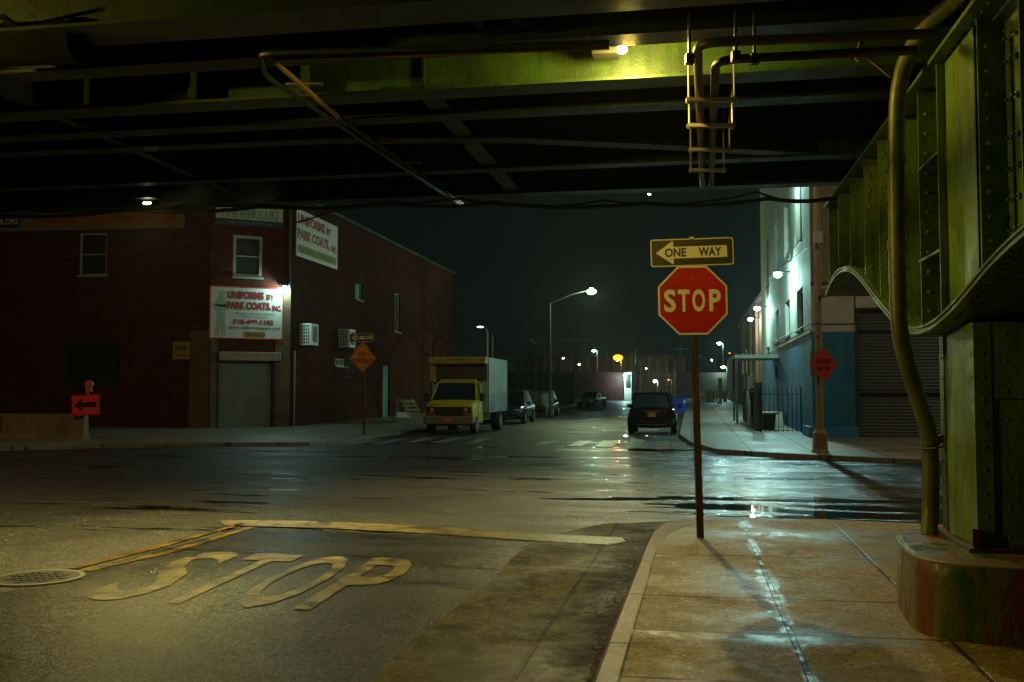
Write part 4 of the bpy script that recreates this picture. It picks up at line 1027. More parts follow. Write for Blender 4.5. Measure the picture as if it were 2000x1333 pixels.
def slats(name, col, step=.09, rough=.45):
    m, N, L, b = nm(name); t_ = N.new('ShaderNodeTexCoord'); s = N.new('ShaderNodeSeparateXYZ'); L.new(t_.outputs['Object'], s.inputs[0])
    pg = math_(N, L, 'PINGPONG', s.outputs['Z'], step/2); n1 = noise(N, L, t_.outputs['Object'], 1.5, 6, .7)
    f = ramp(N, L, math_(N, L, 'DIVIDE', pg, step/2), [(0, 0), (.25, 1), (1, 1)])
    c = mixc(N, L, ramp(N, L, n1, [(.3, 0), (.7, 1)]), tuple(x*.7 for x in col), col); c = mixc(N, L, f, tuple(x*.35 for x in col), c)
    L.new(c, b.inputs['Base Color']); b.inputs['Roughness'].default_value = rough; b.inputs['Metallic'].default_value = .2
    L.new(bump(N, L, pg, 1, .35), b.inputs['Normal']); return m
M_SHUT = slats('grey_green_shutter_slats', (.23, .26, .2)); M_SHUT2 = slats('dark_shutter_slats', (.085, .08, .065), .11)
def panel(P0, d, n, r, off, mat, name, parent, th=.03):
    a, b_, c, e_ = r; A = P0 + d*a + n*off; B = P0 + d*b_ + n*off
    m = MB(); m.prism([Vector((A.x, A.y, c)), Vector((B.x, B.y, c)), Vector((B.x, B.y, e_)), Vector((A.x, A.y, e_))], -n*th); return m.build(name, mat, parent, world=True)
panel(B_, dC, nC, (dr[0]+.03, dr[1]-.03, dr[2], dr[3]), -.12, M_SHUT, 'roller_shutter', lb)
panel(C_, dS, nS, s3, -.1, plain('teal_door_paint', (.07, .22, .19), .5), 'door', lb)
a, b_, c, e_ = dr; A = B_ + dC*(a-.05) + nC*.14; Bq = B_ + dC*(b_+.3) + nC*.14
m = MB(); zc_ = e_ + .17; m.beam(Vector((A.x, A.y, zc_)), Vector((Bq.x, Bq.y, zc_)), .30, .38); m.build('shutter_housing', M_GALV, lb, world=True, bevel=.03)
m = MB()
for u in (a - .04, b_ + .04): p = B_ + dC*u + nC*.03; m.beam(Vector((p.x, p.y, ZS)), Vector((p.x, p.y, e_)), .07, .07, up=dC)
m.build('shutter_track', M_DARK, lb, world=True, split=True)
# stone veneer piers and band on the cut corner
m = MB()
for (u0, u1, zt_) in ((.02, a-.1, 4.05), (b_+.1, LC-.02, 6.2)):
    A = B_ + dC*u0; Bq = B_ + dC*u1; m.prism([Vector((A.x, A.y, ZS)), Vector((Bq.x, Bq.y, ZS)), Vector((Bq.x, Bq.y, zt_)), Vector((A.x, A.y, zt_))], nC*.08)
A = A_ + dF*(LF-.85); Bq = B_.copy(); m.prism([Vector((A.x, A.y, ZS)), Vector((Bq.x, Bq.y, ZS)), Vector((Bq.x, Bq.y, 4.3)), Vector((A.x, A.y, 4.3))], nF*.08)
m.build('stone_pier', M_STONE, lb, world=True, split=True)
m = MB()
for (P0, d, n, l) in ((A_, dF, nF, LF), (B_, dC, nC, LC), (C_, dS, nS, 30)):
    A = P0 + n*.04; Bq = P0 + d*l + n*.04; m.beam(Vector((A.x, A.y, HB+.06)), Vector((Bq.x, Bq.y, HB+.06)), .35, .14)
m.build('coping', plain('stone_coping', (.06, .05, .04), .8), lb, world=True)
A = Vector((C_.x, C_.y, 0)) + nS*.1 + dS*.25
m = MB(); m.cyl(Vector((A.x, A.y, ZS)), Vector((A.x, A.y, at(572, 685, 43.5).z)), .045, 8); m.build('downpipe', M_GALV, lb, world=True, smooth=True)
m = MB(); p = C_ + dC*-.1 + nC*.06; m.beam(Vector((p.x, p.y, 6.2)), Vector((p.x, p.y, HB)), .12, .12, up=(1,0,0)); m.build('corner_strip', M_DARK, lb, world=True)

# signs on the brick building
def board(px, P0, d, n, name, label, mat=M_WHITE, off=.10, th=.05, edge_mat=None):
    r = rect(P0, d, *px); c = P0 + d*r[0]
    t = thing(name, label, 'sign', (c.x, c.y, r[2]))
    panel(P0, d, n, r, off, mat, 'panel', t, th)
    if edge_mat:
        m = MB()
        for (u0, z0, u1, z1) in ((r[0], r[2], r[1], r[2]), (r[0], r[3], r[1], r[3]), (r[0], r[2], r[0], r[3]), (r[1], r[2], r[1], r[3])):
            A = P0 + d*u0 + n*(off-.02); Bq = P0 + d*u1 + n*(off-.02); m.beam(Vector((A.x, A.y, z0)), Vector((Bq.x, Bq.y, z1)), .06, .06, up=n)
        m.build('frame', edge_mat, t, world=True)
    o = P0 + n*(off + .006)
    def T(s, fx, fz, fw, fh, mat, bold=.03, italic=0, nm_='lettering'):
        u = r[0] + (r[1]-r[0])*fx; z = r[2] + (r[3]-r[2])*fz; p = o + d*u
        return text(nm_, s, Vector((p.x, p.y, z)), d, up, mat, t, height=(r[3]-r[2])*fh, width=(r[1]-r[0])*fw, thick=.004, bold=bold, world=True, italic=italic)
    def Rct(fx0, fx1, fz0, fz1, mat, nm_, rad=.0, lay=0):
        u0 = r[0] + (r[1]-r[0])*fx0; u1 = r[0] + (r[1]-r[0])*fx1; z0 = r[2] + (r[3]-r[2])*fz0; z1 = r[2] + (r[3]-r[2])*fz1
        pts = roundrect(u0, u1, z0, z1, rad) if rad else [(u0, z0), (u1, z0), (u1, z1), (u0, z1)]
        oo = P0 + n*(off + .001 + lay*.002)
        m = MB(); m.prism([Vector((oo.x, oo.y, 0)) + d*u + up*z for u, z in pts], n*.003); return m.build(nm_, mat, t, world=True)
    return t, T, Rct
t, T, Q = board((410, 559, 551, 664), B_, dC, nC, 'shop_sign', 'large white shop sign with red lettering over the roller shutter', edge_mat=M_SIGNRED)
T('UNIFORMS', .23, .77, .50, .15, M_RTEXT, .06); T('BY', .77, .77, .11, .11, M_RTEXT, .05)
T('PARK COATS,', .23, .57, .60, .15, M_RTEXT, .06); T('INC.', .85, .56, .13, .11, M_RTEXT, .05)
T('All types of dress uniforms', .34, .475, .54, .05, M_GTEXT, .0, .3); T('made to measure!', .42, .415, .38, .045, M_GTEXT, .0, .3)
T('718-499-1182', .31, .285, .56, .09, M_RTEXT, .06); T('www.uniformsbypark.com', .25, .19, .71, .055, M_BLACK, .02)
Q(.45, .76, .03, .14, M_PILL, 'badge', .12); T('790 3rd Ave', .50, .065, .21, .045, M_BLACK, .01)
# faded painted figure on the sign
r = rect(B_, dC, 410, 559, 551, 664)
fig = [(.07,.05),(.10,.5),(.06,.56),(.02,.66),(.05,.62),(.09,.60),(.09,.74),(.13,.80),(.12,.90),(.16,.93),(.19,.90),(.18,.80),(.22,.74),(.22,.62),(.24,.60),(.20,.52),(.21,.05),(.16,.05),(.155,.45),(.13,.05)]
o = B_ + nC*.101; m = MB(); m.prism([o + dC*(r[0]+(r[1]-r[0])*x) + up*(r[2]+(r[3]-r[2])*z) for x, z in fig], nC*.003); m.build('painted_figure', plain('faded_grey_print', (.36, .40, .33), .5), t, world=True)
m = MB(); m.prism([o + nC*.004 + dC*(r[0]+(r[1]-r[0])*x) + up*(r[2]+(r[3]-r[2])*z) for x, z in [(.03,.66),(.24,.65),(.22,.61),(.12,.60)]], nC*.003); m.build('painted_sash', M_BLACK, t, world=True)
t, T, Q = board((421, 385, 551, 447), B_, dC, nC, 'shop_sign', 'pale sign with a phone number above the corner window, partly behind the overpass edge', mat=plain('pale_green_board', (.42, .48, .30), .5))
Q(0, 1, 0, .22, M_NAVY, 'footer'); T('www.UniformsByPark.com', .18, .07, .66, .09, M_GTEXT, .01); T('718.499.1182', .08, .27, .86, .34, M_GTEXT, .0)
T('Cor 29th St. & 3rd Ave.', .08, .68, .85, .18, M_BLACK, .0)
t, T, Q = board((577, 424, 656, 493), C_, dS, nS, 'shop_sign', 'white sign with red lettering high on the brick side wall facing the side street')
r = rect(C_, dS, 577, 424, 656, 493)
C.objects  # (board above is replaced just below with its true heights)
for ch in [c for c in C.objects if c.parent == t]: bpy.data.objects.remove(ch)
bpy.data.objects.remove(t)
ua_, za = hplane(576, 407, C_, dS); _, zb_ = hplane(576, 500, C_, dS); ub_, _ = hplane(656, 440, C_, dS)
class _r: pass
_rect = rect
rect = lambda P0, d, *px: (ua_, ub_, zb_, za)
t, T, Q = board((0,0,0,0), C_, dS, nS, 'shop_sign', 'white sign with red lettering high on the brick side wall facing the side street')
rect = _rect
T('UNIFORMS', .02, .70, .64, .22, M_RTEXT, .05); T('BY', .70, .70, .12, .16, M_RTEXT, .05); T('PARK COATS,', .02, .38, .76, .22, M_RTEXT, .05); T('INC.', .82, .36, .16, .15, M_RTEXT, .05)
Q(.02, .97, .08, .26, M_PILL, 'badge', .12); T('TAILORING - EMBROIDERY', .05, .12, .88, .10, M_BLACK, .0)
t, T, Q = board((-30, 417, 361, 446), A_, dF, nF, 'shop_sign', 'long dim gold banner sign across the brick front above the upper windows', mat=plain('dull_cream_board', (.20, .18, .10), .5))
Q(.0, .19, .2, .82, M_BLACK, 'badge', .1); Q(.24, .985, .14, .88, M_GOLD, 'band', .1)
T('718-499-1182', .27, .32, .19, .38, M_RTEXT, .02, nm_='lettering'); T('WWW.UNIFORMSBYPARK.COM', .53, .32, .43, .38, M_RTEXT, .02); T('TAILORS', .04, .36, .14, .3, M_WHITE, .02)
t, T, Q = board((-30, 392, 361, 415), A_, dF, nF, 'shop_sign', 'dark banner with big pale letters just above the gold banner at upper left', mat=plain('dark_banner', (.03, .035, .02), .5))
T('UNIFORMS BY PARK', .08, .2, .7, .6, M_FRAME, .03)
t, T, Q = board((340, 668, 372, 702), A_, dF, nF, 'notice_sign', 'small square yellow notice on the brick wall left of the stone pier', mat=plain('dull_yellow_board', (.42, .26, .03), .5))
T('ZAHSA', .12, .52, .76, .28, M_BLACK, .03); T('TOWING', .18, .12, .66, .2, M_BLACK, .0)
# AC units
def ac(px, label, dz=0):
    u, z = hplane(px[0], px[1], C_, dS); u2, z2 = hplane(px[2], px[3], C_, dS)
    p = C_ + dS*u; t = thing('air_conditioner', label, 'air conditioner', (p.x, p.y, min(z, z2)), -TH, 'air conditioners on the brick side wall')
    h = abs(z - z2); m = MB(); m.box(.02, .62, 0, .85, 0, h); m.build('casing', M_WHITE, t, bevel=.02)
    m = MB()
    for i in range(6):
        for j in range(5): m.box(.10 + j*.09, .15 + j*.09, -.006, 0, .08 + i*(h-.12)/6, .08 + i*(h-.12)/6 + (h-.12)/6*.72)
    m.build('side_louvre', M_BLACK, t)
    m = MB(); m.box(.62, .63, .15, .7, .15, h-.12); m.build('fan_grille', M_DARK, t)
    m = MB(); m.beam((0, .1, -.04), (.6, .1, -.04), .05, .05); m.beam((0, .75, -.04), (.6, .75, -.04), .05, .05); m.beam((.02, .1, -.5), (.55, .1, -.06), .03, .03); m.build('bracket', M_DARK, t, split=True)
ac((583, 632, 592, 676), 'white air conditioner with louvred side beside the corner downpipe on the brick side wall')
ac((660, 643, 666, 680), 'white air conditioner further along the brick side wall, just left of the one way sign')
# cage around a window
u, z = hplane(652, 700, C_, dS); p = C_ + dS*u + nS*.12
t = thing('window_cage', 'dark iron cage hung on the brick side wall below the second air conditioner', 'cage', (p.x, p.y, z-.9), -TH)
m = MB()
for zz in (0, .35, .7, .95): m.box(0, .45, 0, .02, zz, zz+.02); m.box(.43, .45, 0, 1.2, zz, zz+.02)
for k in range(9): m.box(.43, .45, k*.15, k*.15+.015, 0, .97)
for k in range(4): m.box(k*.14, k*.14+.015, 0, .02, 0, .97)
m.build('bars', M_IRON, t)
# ------------------------------------------------------------------ small lamps on the left building
COOL = (.45, .92, .85)
u, z = hplane(553, 562, B_, dC); p = B_ + dC*(u-.0) + nC*.28; lp = Vector((p.x, p.y, z))
t = thing('wall_lamp', 'small bright white lamp at the top right corner of the large white shop sign', 'lamp', lp)
MB().obox(lp + up*.06, dC*.12, nC*.12, up*.03).build('hood', M_DARK, t, world=True)
m = MB(); m.ball(lp, .065, (1.4, 1, .6), 10, 6); m.build('lens', emit('cool_lens', (.70, 1, .95), 70), t, world=True, smooth=True)
MB().beam(lp + up*.05, lp + up*.05 - nC*.28, .03, .03).build('arm', M_DARK, t, world=True)
area_light('lamp_light', lp - up*.06 + nC*.08, 190, COOL, t, .06)


# ------------------------------------------------------------------ right corner building
RC = Vector((10.06, 33.4, 0))
rb = thing('cream_corner_building', 'tall cream building with a blue painted ground floor and a dark roller door, at right', 'building', (RC.x, RC.y, 0), -TH)
HR = 13.5
dRf = E2.copy(); nRf = -E1.copy(); dRs = E1.copy(); nRs = -E2.copy()
rd = rect(RC, dRf, 1676, 605, 1860, 862); rd = (1.5, 6.2, ZS + .01, rd[3])
m = MB(); wall_open(m, RC, dRf, nRf, 22, -.1, 3.72, [(1.5, 6.2, ZS+.01, 3.72)], .25); m.build('wall', M_BLUE, rb, world=True, fixn=False)
m = MB(); P2 = RC.copy(); wall_open(m, RC, dRf, nRf, 22, 3.72, 5.35, [(1.5, 6.2, 3.72, rd[3])], .25); m.build('wall', M_CREAM2, rb, world=True, fixn=False)
m = MB(); wall_open(m, RC, dRf, nRf, 22, 5.35, HR, []); m.build('wall', M_TAN, rb, world=True, fixn=False)
panel(RC, dRf, nRf, (1.5, 6.2, ZS, rd[3]), -.14, M_SHUT2, 'roller_door', rb)
m = MB(); m.box(1.44, 1.50, -.05, .04, ZS, rd[3]); m.box(6.2, 6.26, -.05, .04, ZS, rd[3]); m.box(1.44, 6.26, -.05, .04, rd[3], rd[3]+.06); m.box(1.5, 6.2, -.02, .05, ZS+1.55, ZS+1.62); m.build('door_frame', M_DARK, rb)
m = MB(); m.box(-.14, 1.46, -.14, .02, ZS-.05, ZS+.42); m.box(-.14, 0, .02, 1.8, ZS-.05, ZS+.42); m.build('plinth', plain('blue_plinth', (.02, .16, .30), .6), rb, bevel=.02)
ops = []
for (x0, x1) in ((1570, 1558), (1544, 1535), (1523, 1516)):
    a = hplane(x0, 700, RC, dRs)[0]; b_ = hplane(x1, 700, RC, dRs)[0]; ops += [(a, b_, 4.0, 5.5), (a, b_, 7.2, 9.6)]
ops.append((13.2, 14.6, ZS + .01, 2.9))
ops += [(18.0, 19.2, 4.0, 5.5), (18.0, 19.2, 7.2, 9.6)]
m = MB(); wall_open(m, RC, dRs, nRs, 23.5, 3.72, HR, [o for o in ops if o[2] > 3.72], .3); m.build('wall', M_CREAM, rb, world=True, fixn=False)
m = MB(); wall_open(m, RC, dRs, nRs, 23.5, -.1, 3.72, [o for o in ops if o[2] < 3.7], .25)
m.build('wall', M_BLUE, rb, world=True, fixn=False)
for o in ops:
    if o[2] > 3.7: window(rb, RC, dRs, nRs, *o, rec=.2, fm=M_DARK)
panel(RC, dRs, nRs, (13.2, 14.6, ZS, 2.9), -.1, M_DARK, 'door', rb)
m = MB(); q = RC + E1*23.5; q2 = q + E2*22; q3 = RC + E2*22; m.quad(q, q2, q2 + up*HR, q + up*HR); m.quad(q3, q2, q2 + up*HR, q3 + up*HR); m.quad(RC + up*HR, q3 + up*HR, q2 + up*HR, q + up*HR)
m.build('rear_wall', M_CREAM2, rb, world=True, fixn=False)
m = MB(); m.box(-.05, .0, -.0, 12, 3.70, 3.78); m.cyl((-.06, .1, 4.0), (-.06, 16, 4.12), .02, 6); m.cyl((-.06, .1, 6.6), (-.06, 20, 7.6), .015, 6); m.build('wall_conduit', M_GALV, rb, split=True)
# plain panel lines on the front
m = MB(); m.box(0, 1.44, -.02, -.001, 3.95, 3.99); m.box(1.40, 1.43, -.02, -.001, 4.0, 5.33); m.box(-.02, 22, -.06, -.001, 5.3, 5.38); m.build('panel_joint', M_DARK, rb)
# wall lamps with their wash of light
def wall_lamp(px, py, label, e, lens=.16, col=COOL):
    u, z = hplane(px, py, RC, dRs); p = RC + dRs*u + nRs*.55; lp = Vector((p.x, p.y, z))
    t = thing('wall_lamp', label, 'lamp', lp, 0, 'wall lamps on the cream building')
    m = MB(); m.ball(lp, lens, (1, 1, .6), 12, 8); m.build('lens', emit('cool_lens', (.70, 1, .95), 70), t, world=True, smooth=True)
    m = MB(); m.beam(lp + up*.12, lp + up*.12 - nRs*.5, .06, .06); m.obox(lp + up*.13, E2*.2, E1*.16, up*.03); m.build('bracket', M_DARK, t, world=True)
    area_light('lamp_light', lp - up*.14, e, col, t, .08)
wall_lamp(1547, 537, 'bright white wall lamp nearest the corner on the cream side wall', 1050)
wall_lamp(1500, 603, 'second bright white wall lamp, halfway along the cream side wall', 800)
# high one hidden above the overpass edge, washing the upper wall
u, z = hplane(1558, 340, RC, dRs); p = RC + dRs*u + nRs*.6; lp = Vector((p.x, p.y, z))
t = thing('wall_lamp', 'unseen high wall lamp on the cream side wall, hidden above the overpass edge', 'lamp', lp, 0, 'wall lamps on the cream building')
m = MB(); m.ball(lp, .16, (1, 1, .6), 12, 8); m.build('lens', emit('cool_lens', (.70, 1, .95), 70), t, world=True, smooth=True)
MB().beam(lp + up*.12, lp + up*.12 - nRs*.55, .06, .06).build('bracket', M_DARK, t, world=True)
area_light('lamp_light', lp - up*.14, 450, COOL, t, .08)
# awning, railing, area fence by the entrance
aw = RC + E1*12.6
t = thing('entrance_canopy', 'flat pale canopy on posts over the entrance of the cream building', 'canopy', (aw.x, aw.y, 0), -TH)
m = MB(); m.box(-2.0, 0, 0, 3.4, 3.25, 3.42); m.build('roof', M_CREAM2, t, bevel=.02)
m = MB(); m.box(-1.95, -1.85, .05, .15, ZS, 3.25); m.box(-1.95, -1.85, 3.2, 3.3, ZS, 3.25); m.build('post', M_DARK, t, split=True)
fb = Vector((gr(1486, 848, ZS).x, gr(1486, 848, ZS).y, 0)); fw0 = RC + E1*3.4
t = thing('iron_fence', 'black iron picket fence closing the yard beside the blue wall', 'fence', (fb.x, fb.y, ZS), -TH)
iv = inv_of(t); q = iv @ Vector((fw0.x, fw0.y, ZS)); 
m = MB(); n_p = 9; q2 = Vector((q.x, q.y - .0, 0)); q1 = Vector((0, 0, 0))
for k in range(n_p + 1):
    p = q1.lerp(q2, k / n_p); m.cyl(p + up*.02, p + up*1.75, .012 if k not in (0, n_p) else .04, 5)
m.cyl(q1 + up*.15, q2 + up*.15, .015, 5); m.cyl(q1 + up*1.5, q2 + up*1.5, .015, 5)
for k in range(60):
    p = Vector((0, k*.22, 0)); m.cyl(p + up*.02, p + up*1.75, .012 if k % 12 else .035, 5)
m.cyl((0,0,.15), (0,13,.15), .015, 5); m.cyl((0,0,1.6), (0,13,1.6), .015, 5)
m.build('pickets', M_IRON, t)
m = MB(); m.box(.03, .06, 2.0, 6.4, .2, 1.9); m.build('board_panel', plain('grey_blue_board', (.12, .22, .27), .6), t)
m = MB(); m.box(-.09, .09, 7.0, 7.2, 0, 2.3); m.box(-.15, .15, 1.0, 1.3, .0, 1.95); m.build('gate_post', plain('dull_brown_post', (.10, .075, .07), .8), t, split=True)
# things in the yard
yb_ = RC + E1*6.0 + E2*-1.0
t = thing('planter', 'low dark planter with a round rim standing inside the iron fence', 'planter', (yb_.x, yb_.y, ZS), -TH)
m = MB(); m.cyl((0,0,0), (0,0,.7), .25, 16, .3); m.build('tub', M_DARK, t, smooth=True); m = MB(); m.cyl((0,0,.7), (0,0,.78), .42, 16); m.build('rim', M_GALV, t, smooth=True)
sp = RC + E1*8.5 + E2*-.95
t = thing('entrance_steps', 'short flight of concrete steps with a pale handrail behind the iron fence', 'steps', (sp.x, sp.y, ZS), -TH)
m = MB(); 
for k in range(4): m.box(-.6, .8, k*.3, 2.4, k*.18, k*.18 + .178)
m.build('stair', M_CREAM2, t)
m = MB(); m.tube([(-.6, -.2, 0), (-.6, -.2, .95), (-.6, 1.6, 1.6), (-.6, 2.3, 1.6), (-.6, 2.3, 0)], .025, 6); m.tube([(-.6,-.2,.5), (-.6, 1.6, 1.15)], .02, 6); m.build('handrail', M_GALV, t, smooth=True)
# darker neighbour beyond
nb_ = RC + E1*23.5
t = thing('brown_warehouse', 'low dark warehouse with pipes beyond the cream building', 'building', (nb_.x, nb_.y, 0), -TH)
m = MB(); m.box(.4, 22, .03, 34, -.1, 7.6); m.box(.2, 22, 34.03, 60, -.1, 5.4); m.build('wall', M_TAN, t)
m = MB()
for k in range(5): m.box(.34, .39, 3 + k*6, 4.4 + k*6, 3.2, 5.0)
m.build('window', M_GLASS, t, split=True)
m = MB(); m.box(.25, .39, 0.2, 33.8, 7.5, 7.8)
for y in (1.0, 8.5, 15, 24): m.box(.2, .38, y, y+.3, 0, 7.4)
m.build('pilaster', plain('warehouse_trim', (.22, .19, .14), .8), t, split=True)
u, z = hplane(1472, 624, RC, dRs); p = RC + dRs*u + nRs*.2; lp = Vector((p.x, p.y, z))
t = thing('wall_lamp', 'third white wall lamp, on the dark warehouse past the cream building', 'lamp', lp, 0, 'wall lamps on the cream building')
m = MB(); m.ball(lp, .17, (1, 1, .6), 12, 8); m.build('lens', emit('cool_lens', (.70, 1, .95), 70), t, world=True, smooth=True)
MB().beam(lp + up*.12, lp + up*.12 + E2*.9, .06, .06).build('bracket', M_DARK, t, world=True)
area_light('lamp_light', lp - up*.18, 250, (1, .9, .7), t, .1)

# ------------------------------------------------------------------ traffic / lamp post at right with RAISE PLOW sign
lbp = gr(1602, 884, ZS)
t = thing('lamp_post', 'tall tan lamp post with a flared square base on the far right corner', 'lamp post', lbp, -TH)
m = MB()
def sq(h, z, ch=.25): c = h*ch; return [(-h+c,-h,z),(h-c,-h,z),(h,-h+c,z),(h,h-c,z),(h-c,h,z),(-h+c,h,z),(-h,h-c,z),(-h,-h+c,z)]
m.loft([sq(.21, 0), sq(.20, .06), sq(.185, .08), sq(.165, .50), sq(.12, .58), sq(.105, .6)]); M_POST = plain('tan_post_paint', (.30, .22, .10), .55, 0, .25)
m.build('base', M_POST, t, bevel=.01)
MB().cyl((0,0,.58), (0,0,9.5), .10, 8, .075).build('pole', M_POST, t, smooth=True)
m = MB(); m.box(-.1, .12, -.2, -.09, 5.5, 5.82); m.build('cabinet', M_WHITE, t, bevel=.01)
m = MB(); 
for z in (2.1, 3.05, 3.4, 5.4): m.cyl((0,0,z), (0,0,z+.05), .112, 10)
m.build('clamp', M_GALV, t, split=True)
m = MB(); m.tube([(0,0,9.3), (-.6,-.3,9.9), (-4.9,-2.6,10.1)], .05, 8); m.build('arm', M_POST, t, smooth=True)  # arm, head and its lights are added, out of sight above the overpass edge
m = MB(); m.obox((-5.2,-2.75,10.05), (.35,.15,0), (-.08,.16,0), (0,0,.08)); m.build('head', M_DARK, t, bevel=.03)
m = MB(); m.ball((-5.2,-2.75,9.96), .14, (1.5,1,.5)); m.build('lens', emit('warm_lens', (1, .86, .5), 22), t, smooth=True)
l_ = area_light('lamp_light', (0,0,0), 2700, (1, .83, .32), None, .12, 84, Matrix.Rotation(TH, 3, 'Z') @ Vector((-.06, -1.15, -1)), .8); l_.parent = t; l_.location = (-5.2,-2.75,9.8)
l_ = area_light('lamp_light', (0,0,0), 650, (1, .80, .36), None, .15); l_.parent = t; l_.location = (-5.2,-2.75,9.7); l_.data.energy = 480  # second added light at the head, brightens the post and far signs
fl = at(1612, 571, lbp.y - .2)
t = thing('camera_box', 'pale tilted box camera clamped to the tan lamp post', 'camera', fl, -TH)
m = MB(); m.obox((.0,0,0), Vector((.2, 0, .02)), Vector((0, .14, 0)), Vector((-.012, 0, .12))); m.build('body', M_POST, t, bevel=.03)
MB().beam((-.2, 0, .0), (-.2, .2, .1), .04, .04).build('bracket', M_DARK, t)
bc = at(1603, 710, lbp.y - .15)
t = thing('notice_board', 'pale square board strapped to the lamp post behind the red diamond sign', 'sign', bc, R(-5))
m = MB(); m.box(-.27, .25, 0, .015, -.33, .33); m.build('panel', M_POST, t, bevel=.01)
rc_ = at(1609, 713, lbp.y - .25)
t = thing('raise_plow_sign', 'fluorescent red diamond RAISE PLOW sign on the tan lamp post', 'sign', rc_, 0)
ra, ua = Vector((1, 0, 1)).normalized(), Vector((-1, 0, 1)).normalized(); nv = Vector((0, -1, 0))
plate_mesh(roundrect(-.285, .285, -.285, .285, .02), .004, (rc_, Vector((.78, 0, 1)).normalized(), Vector((-.78, 0, 1)).normalized(), nv)).build('face', M_FLUOR, t, world=True)
text('lettering', 'RAISE', rc_ + nv*.006 + Vector((-.19, 0, .03)), Vector((1,0,0)), up, M_BLACK, t, height=.12, width=.38, thick=0, bold=.02, world=True)
text('lettering', 'PLOW', rc_ + nv*.006 + Vector((-.17, 0, -.16)), Vector((1,0,0)), up, M_BLACK, t, height=.12, width=.34, thick=0, bold=.02, world=True)

bq = Vector((-17.5, 19, 0))  # unseen street lamp added to light the barrier and brick front
t = thing('street_lamp', 'added street lamp past the left edge of the view, lighting the barrier', 'street lamp', bq)
MB().cyl(bq, bq + up*9.5, .1, 8, .07).build('pole', M_POST, t, world=True); MB().tube([bq + up*9.4, bq + Vector((.6, .6, 9.9)), bq + Vector((2.4, 3, 10))], .05, 6).build('arm', M_POST, t, world=True)
MB().obox(bq + Vector((2.6, 3.2, 9.98)), (.3,.2,0), (-.1,.15,0), (0,0,.07)).build('head', M_DARK, t, world=True)
area_light('lamp_light', bq + Vector((2.6, 3.2, 9.8)), 620, (1, .70, .32), t, .15)
bq2 = Vector((25.5, 21, 0))  # unseen street lamp added to light the blue front and roller door
t = thing('street_lamp', 'added street lamp past the right edge of the view, lighting the roller door', 'street lamp', bq2)
MB().cyl(bq2, bq2 + up*9.5, .1, 8, .07).build('pole', M_POST, t, world=True); MB().tube([bq2 + up*9.4, bq2 + Vector((-.6, .6, 9.9)), bq2 + Vector((-4.4, 2, 10))], .05, 6).build('arm', M_POST, t, world=True)
MB().obox(bq2 + Vector((-4.6, 2.1, 9.98)), (.3,.2,0), (-.1,.15,0), (0,0,.07)).build('head', M_DARK, t, world=True)
area_light('lamp_light', bq2 + Vector((-4.6, 2.1, 9.8)), 1300, (.95, .95, .62), t, .15)
# ------------------------------------------------------------------ barrier and arrow sign at left
Yb = 33.0
b0 = at(-140, 862, Yb + .6); b1 = at(168, 862, Yb)
t = thing('concrete_barrier', 'stained concrete traffic barrier at the left edge', 'barrier', (b1.x, b1.y, 0), math.atan2(b0.y-b1.y, b0.x-b1.x))
L_ = (b0-b1).length
m = MB(); sec = [(-.32, 0), (.32, 0), (.32, .08), (.18, .33), (.12, .98), (-.12, .98), (-.18, .33), (-.32, .08)]
m.loft([[(x, s[0], s[1]) for s in sec] for x in (0, 2.9)]); m.loft([[(x, s[0], s[1]) for s in sec] for x in (2.95, L_)]); m.build('block', M_BARR, t, bevel=.015, split=True)
ac_ = at(167, 791, Yb - .25)
t = thing('arrow_sign', 'fluorescent red sign with a black left arrow on the end of the barrier', 'sign', (ac_.x, ac_.y, .98))
r0 = Vector((1, 0, .05)).normalized(); u0 = Vector((-.05, 0, 1)).normalized(); nv = Vector((0, -1, 0))
plate_mesh([(-.46, -.35), (.46, -.35), (.46, .33), (-.46, .33)], .01, (ac_, r0, u0, nv)).build('face', M_FLUOR, t, world=True)
plate_mesh([(-.36, 0), (-.08, .24), (-.12, .08), (.36, .08), (.36, -.08), (-.12, -.08), (-.08, -.24)], .004, (ac_ + nv*.013, r0, u0, nv)).build('arrow', M_BLACK, t, world=True)
m = MB()
for (x0, z0, x1, z1) in ((-.44,-.33,.44,-.33), (-.44,.31,.44,.31), (-.44,-.33,-.44,.31), (.44,-.33,.44,.31)): m.beam(ac_ + nv*.013 + r0*x0 + u0*z0, ac_ + nv*.013 + r0*x1 + u0*z1, .015, .004, up=nv)
m.build('border', M_BLACK, t, world=True)
MB().beam(Vector((ac_.x, ac_.y + .12, .98)), Vector((ac_.x, ac_.y + .12, ac_.z + .5)), .06, .06, up=(0,1,0)).build('post', M_WOOD, t, world=True)
wl_ = at(174, 754, Yb - .2)
t = thing('warning_lamp', 'orange warning lamp with a round lens on top of the red arrow sign', 'lamp', (wl_.x, wl_.y, wl_.z - .2))
m = MB(); m.cyl(wl_ + Vector((0, -.05, .05)), wl_ + Vector((0, .05, .05)), .13, 16); m.build('lens', plain('orange_plastic', (.6, .14, .02), .3), t, world=True, smooth=True)
m = MB(); m.box(wl_.x-.1, wl_.x+.1, wl_.y-.05, wl_.y+.05, wl_.z-.2, wl_.z-.06); m.build('battery_box', plain('orange_plastic', (.6, .14, .02), .3), t, world=True, bevel=.01)

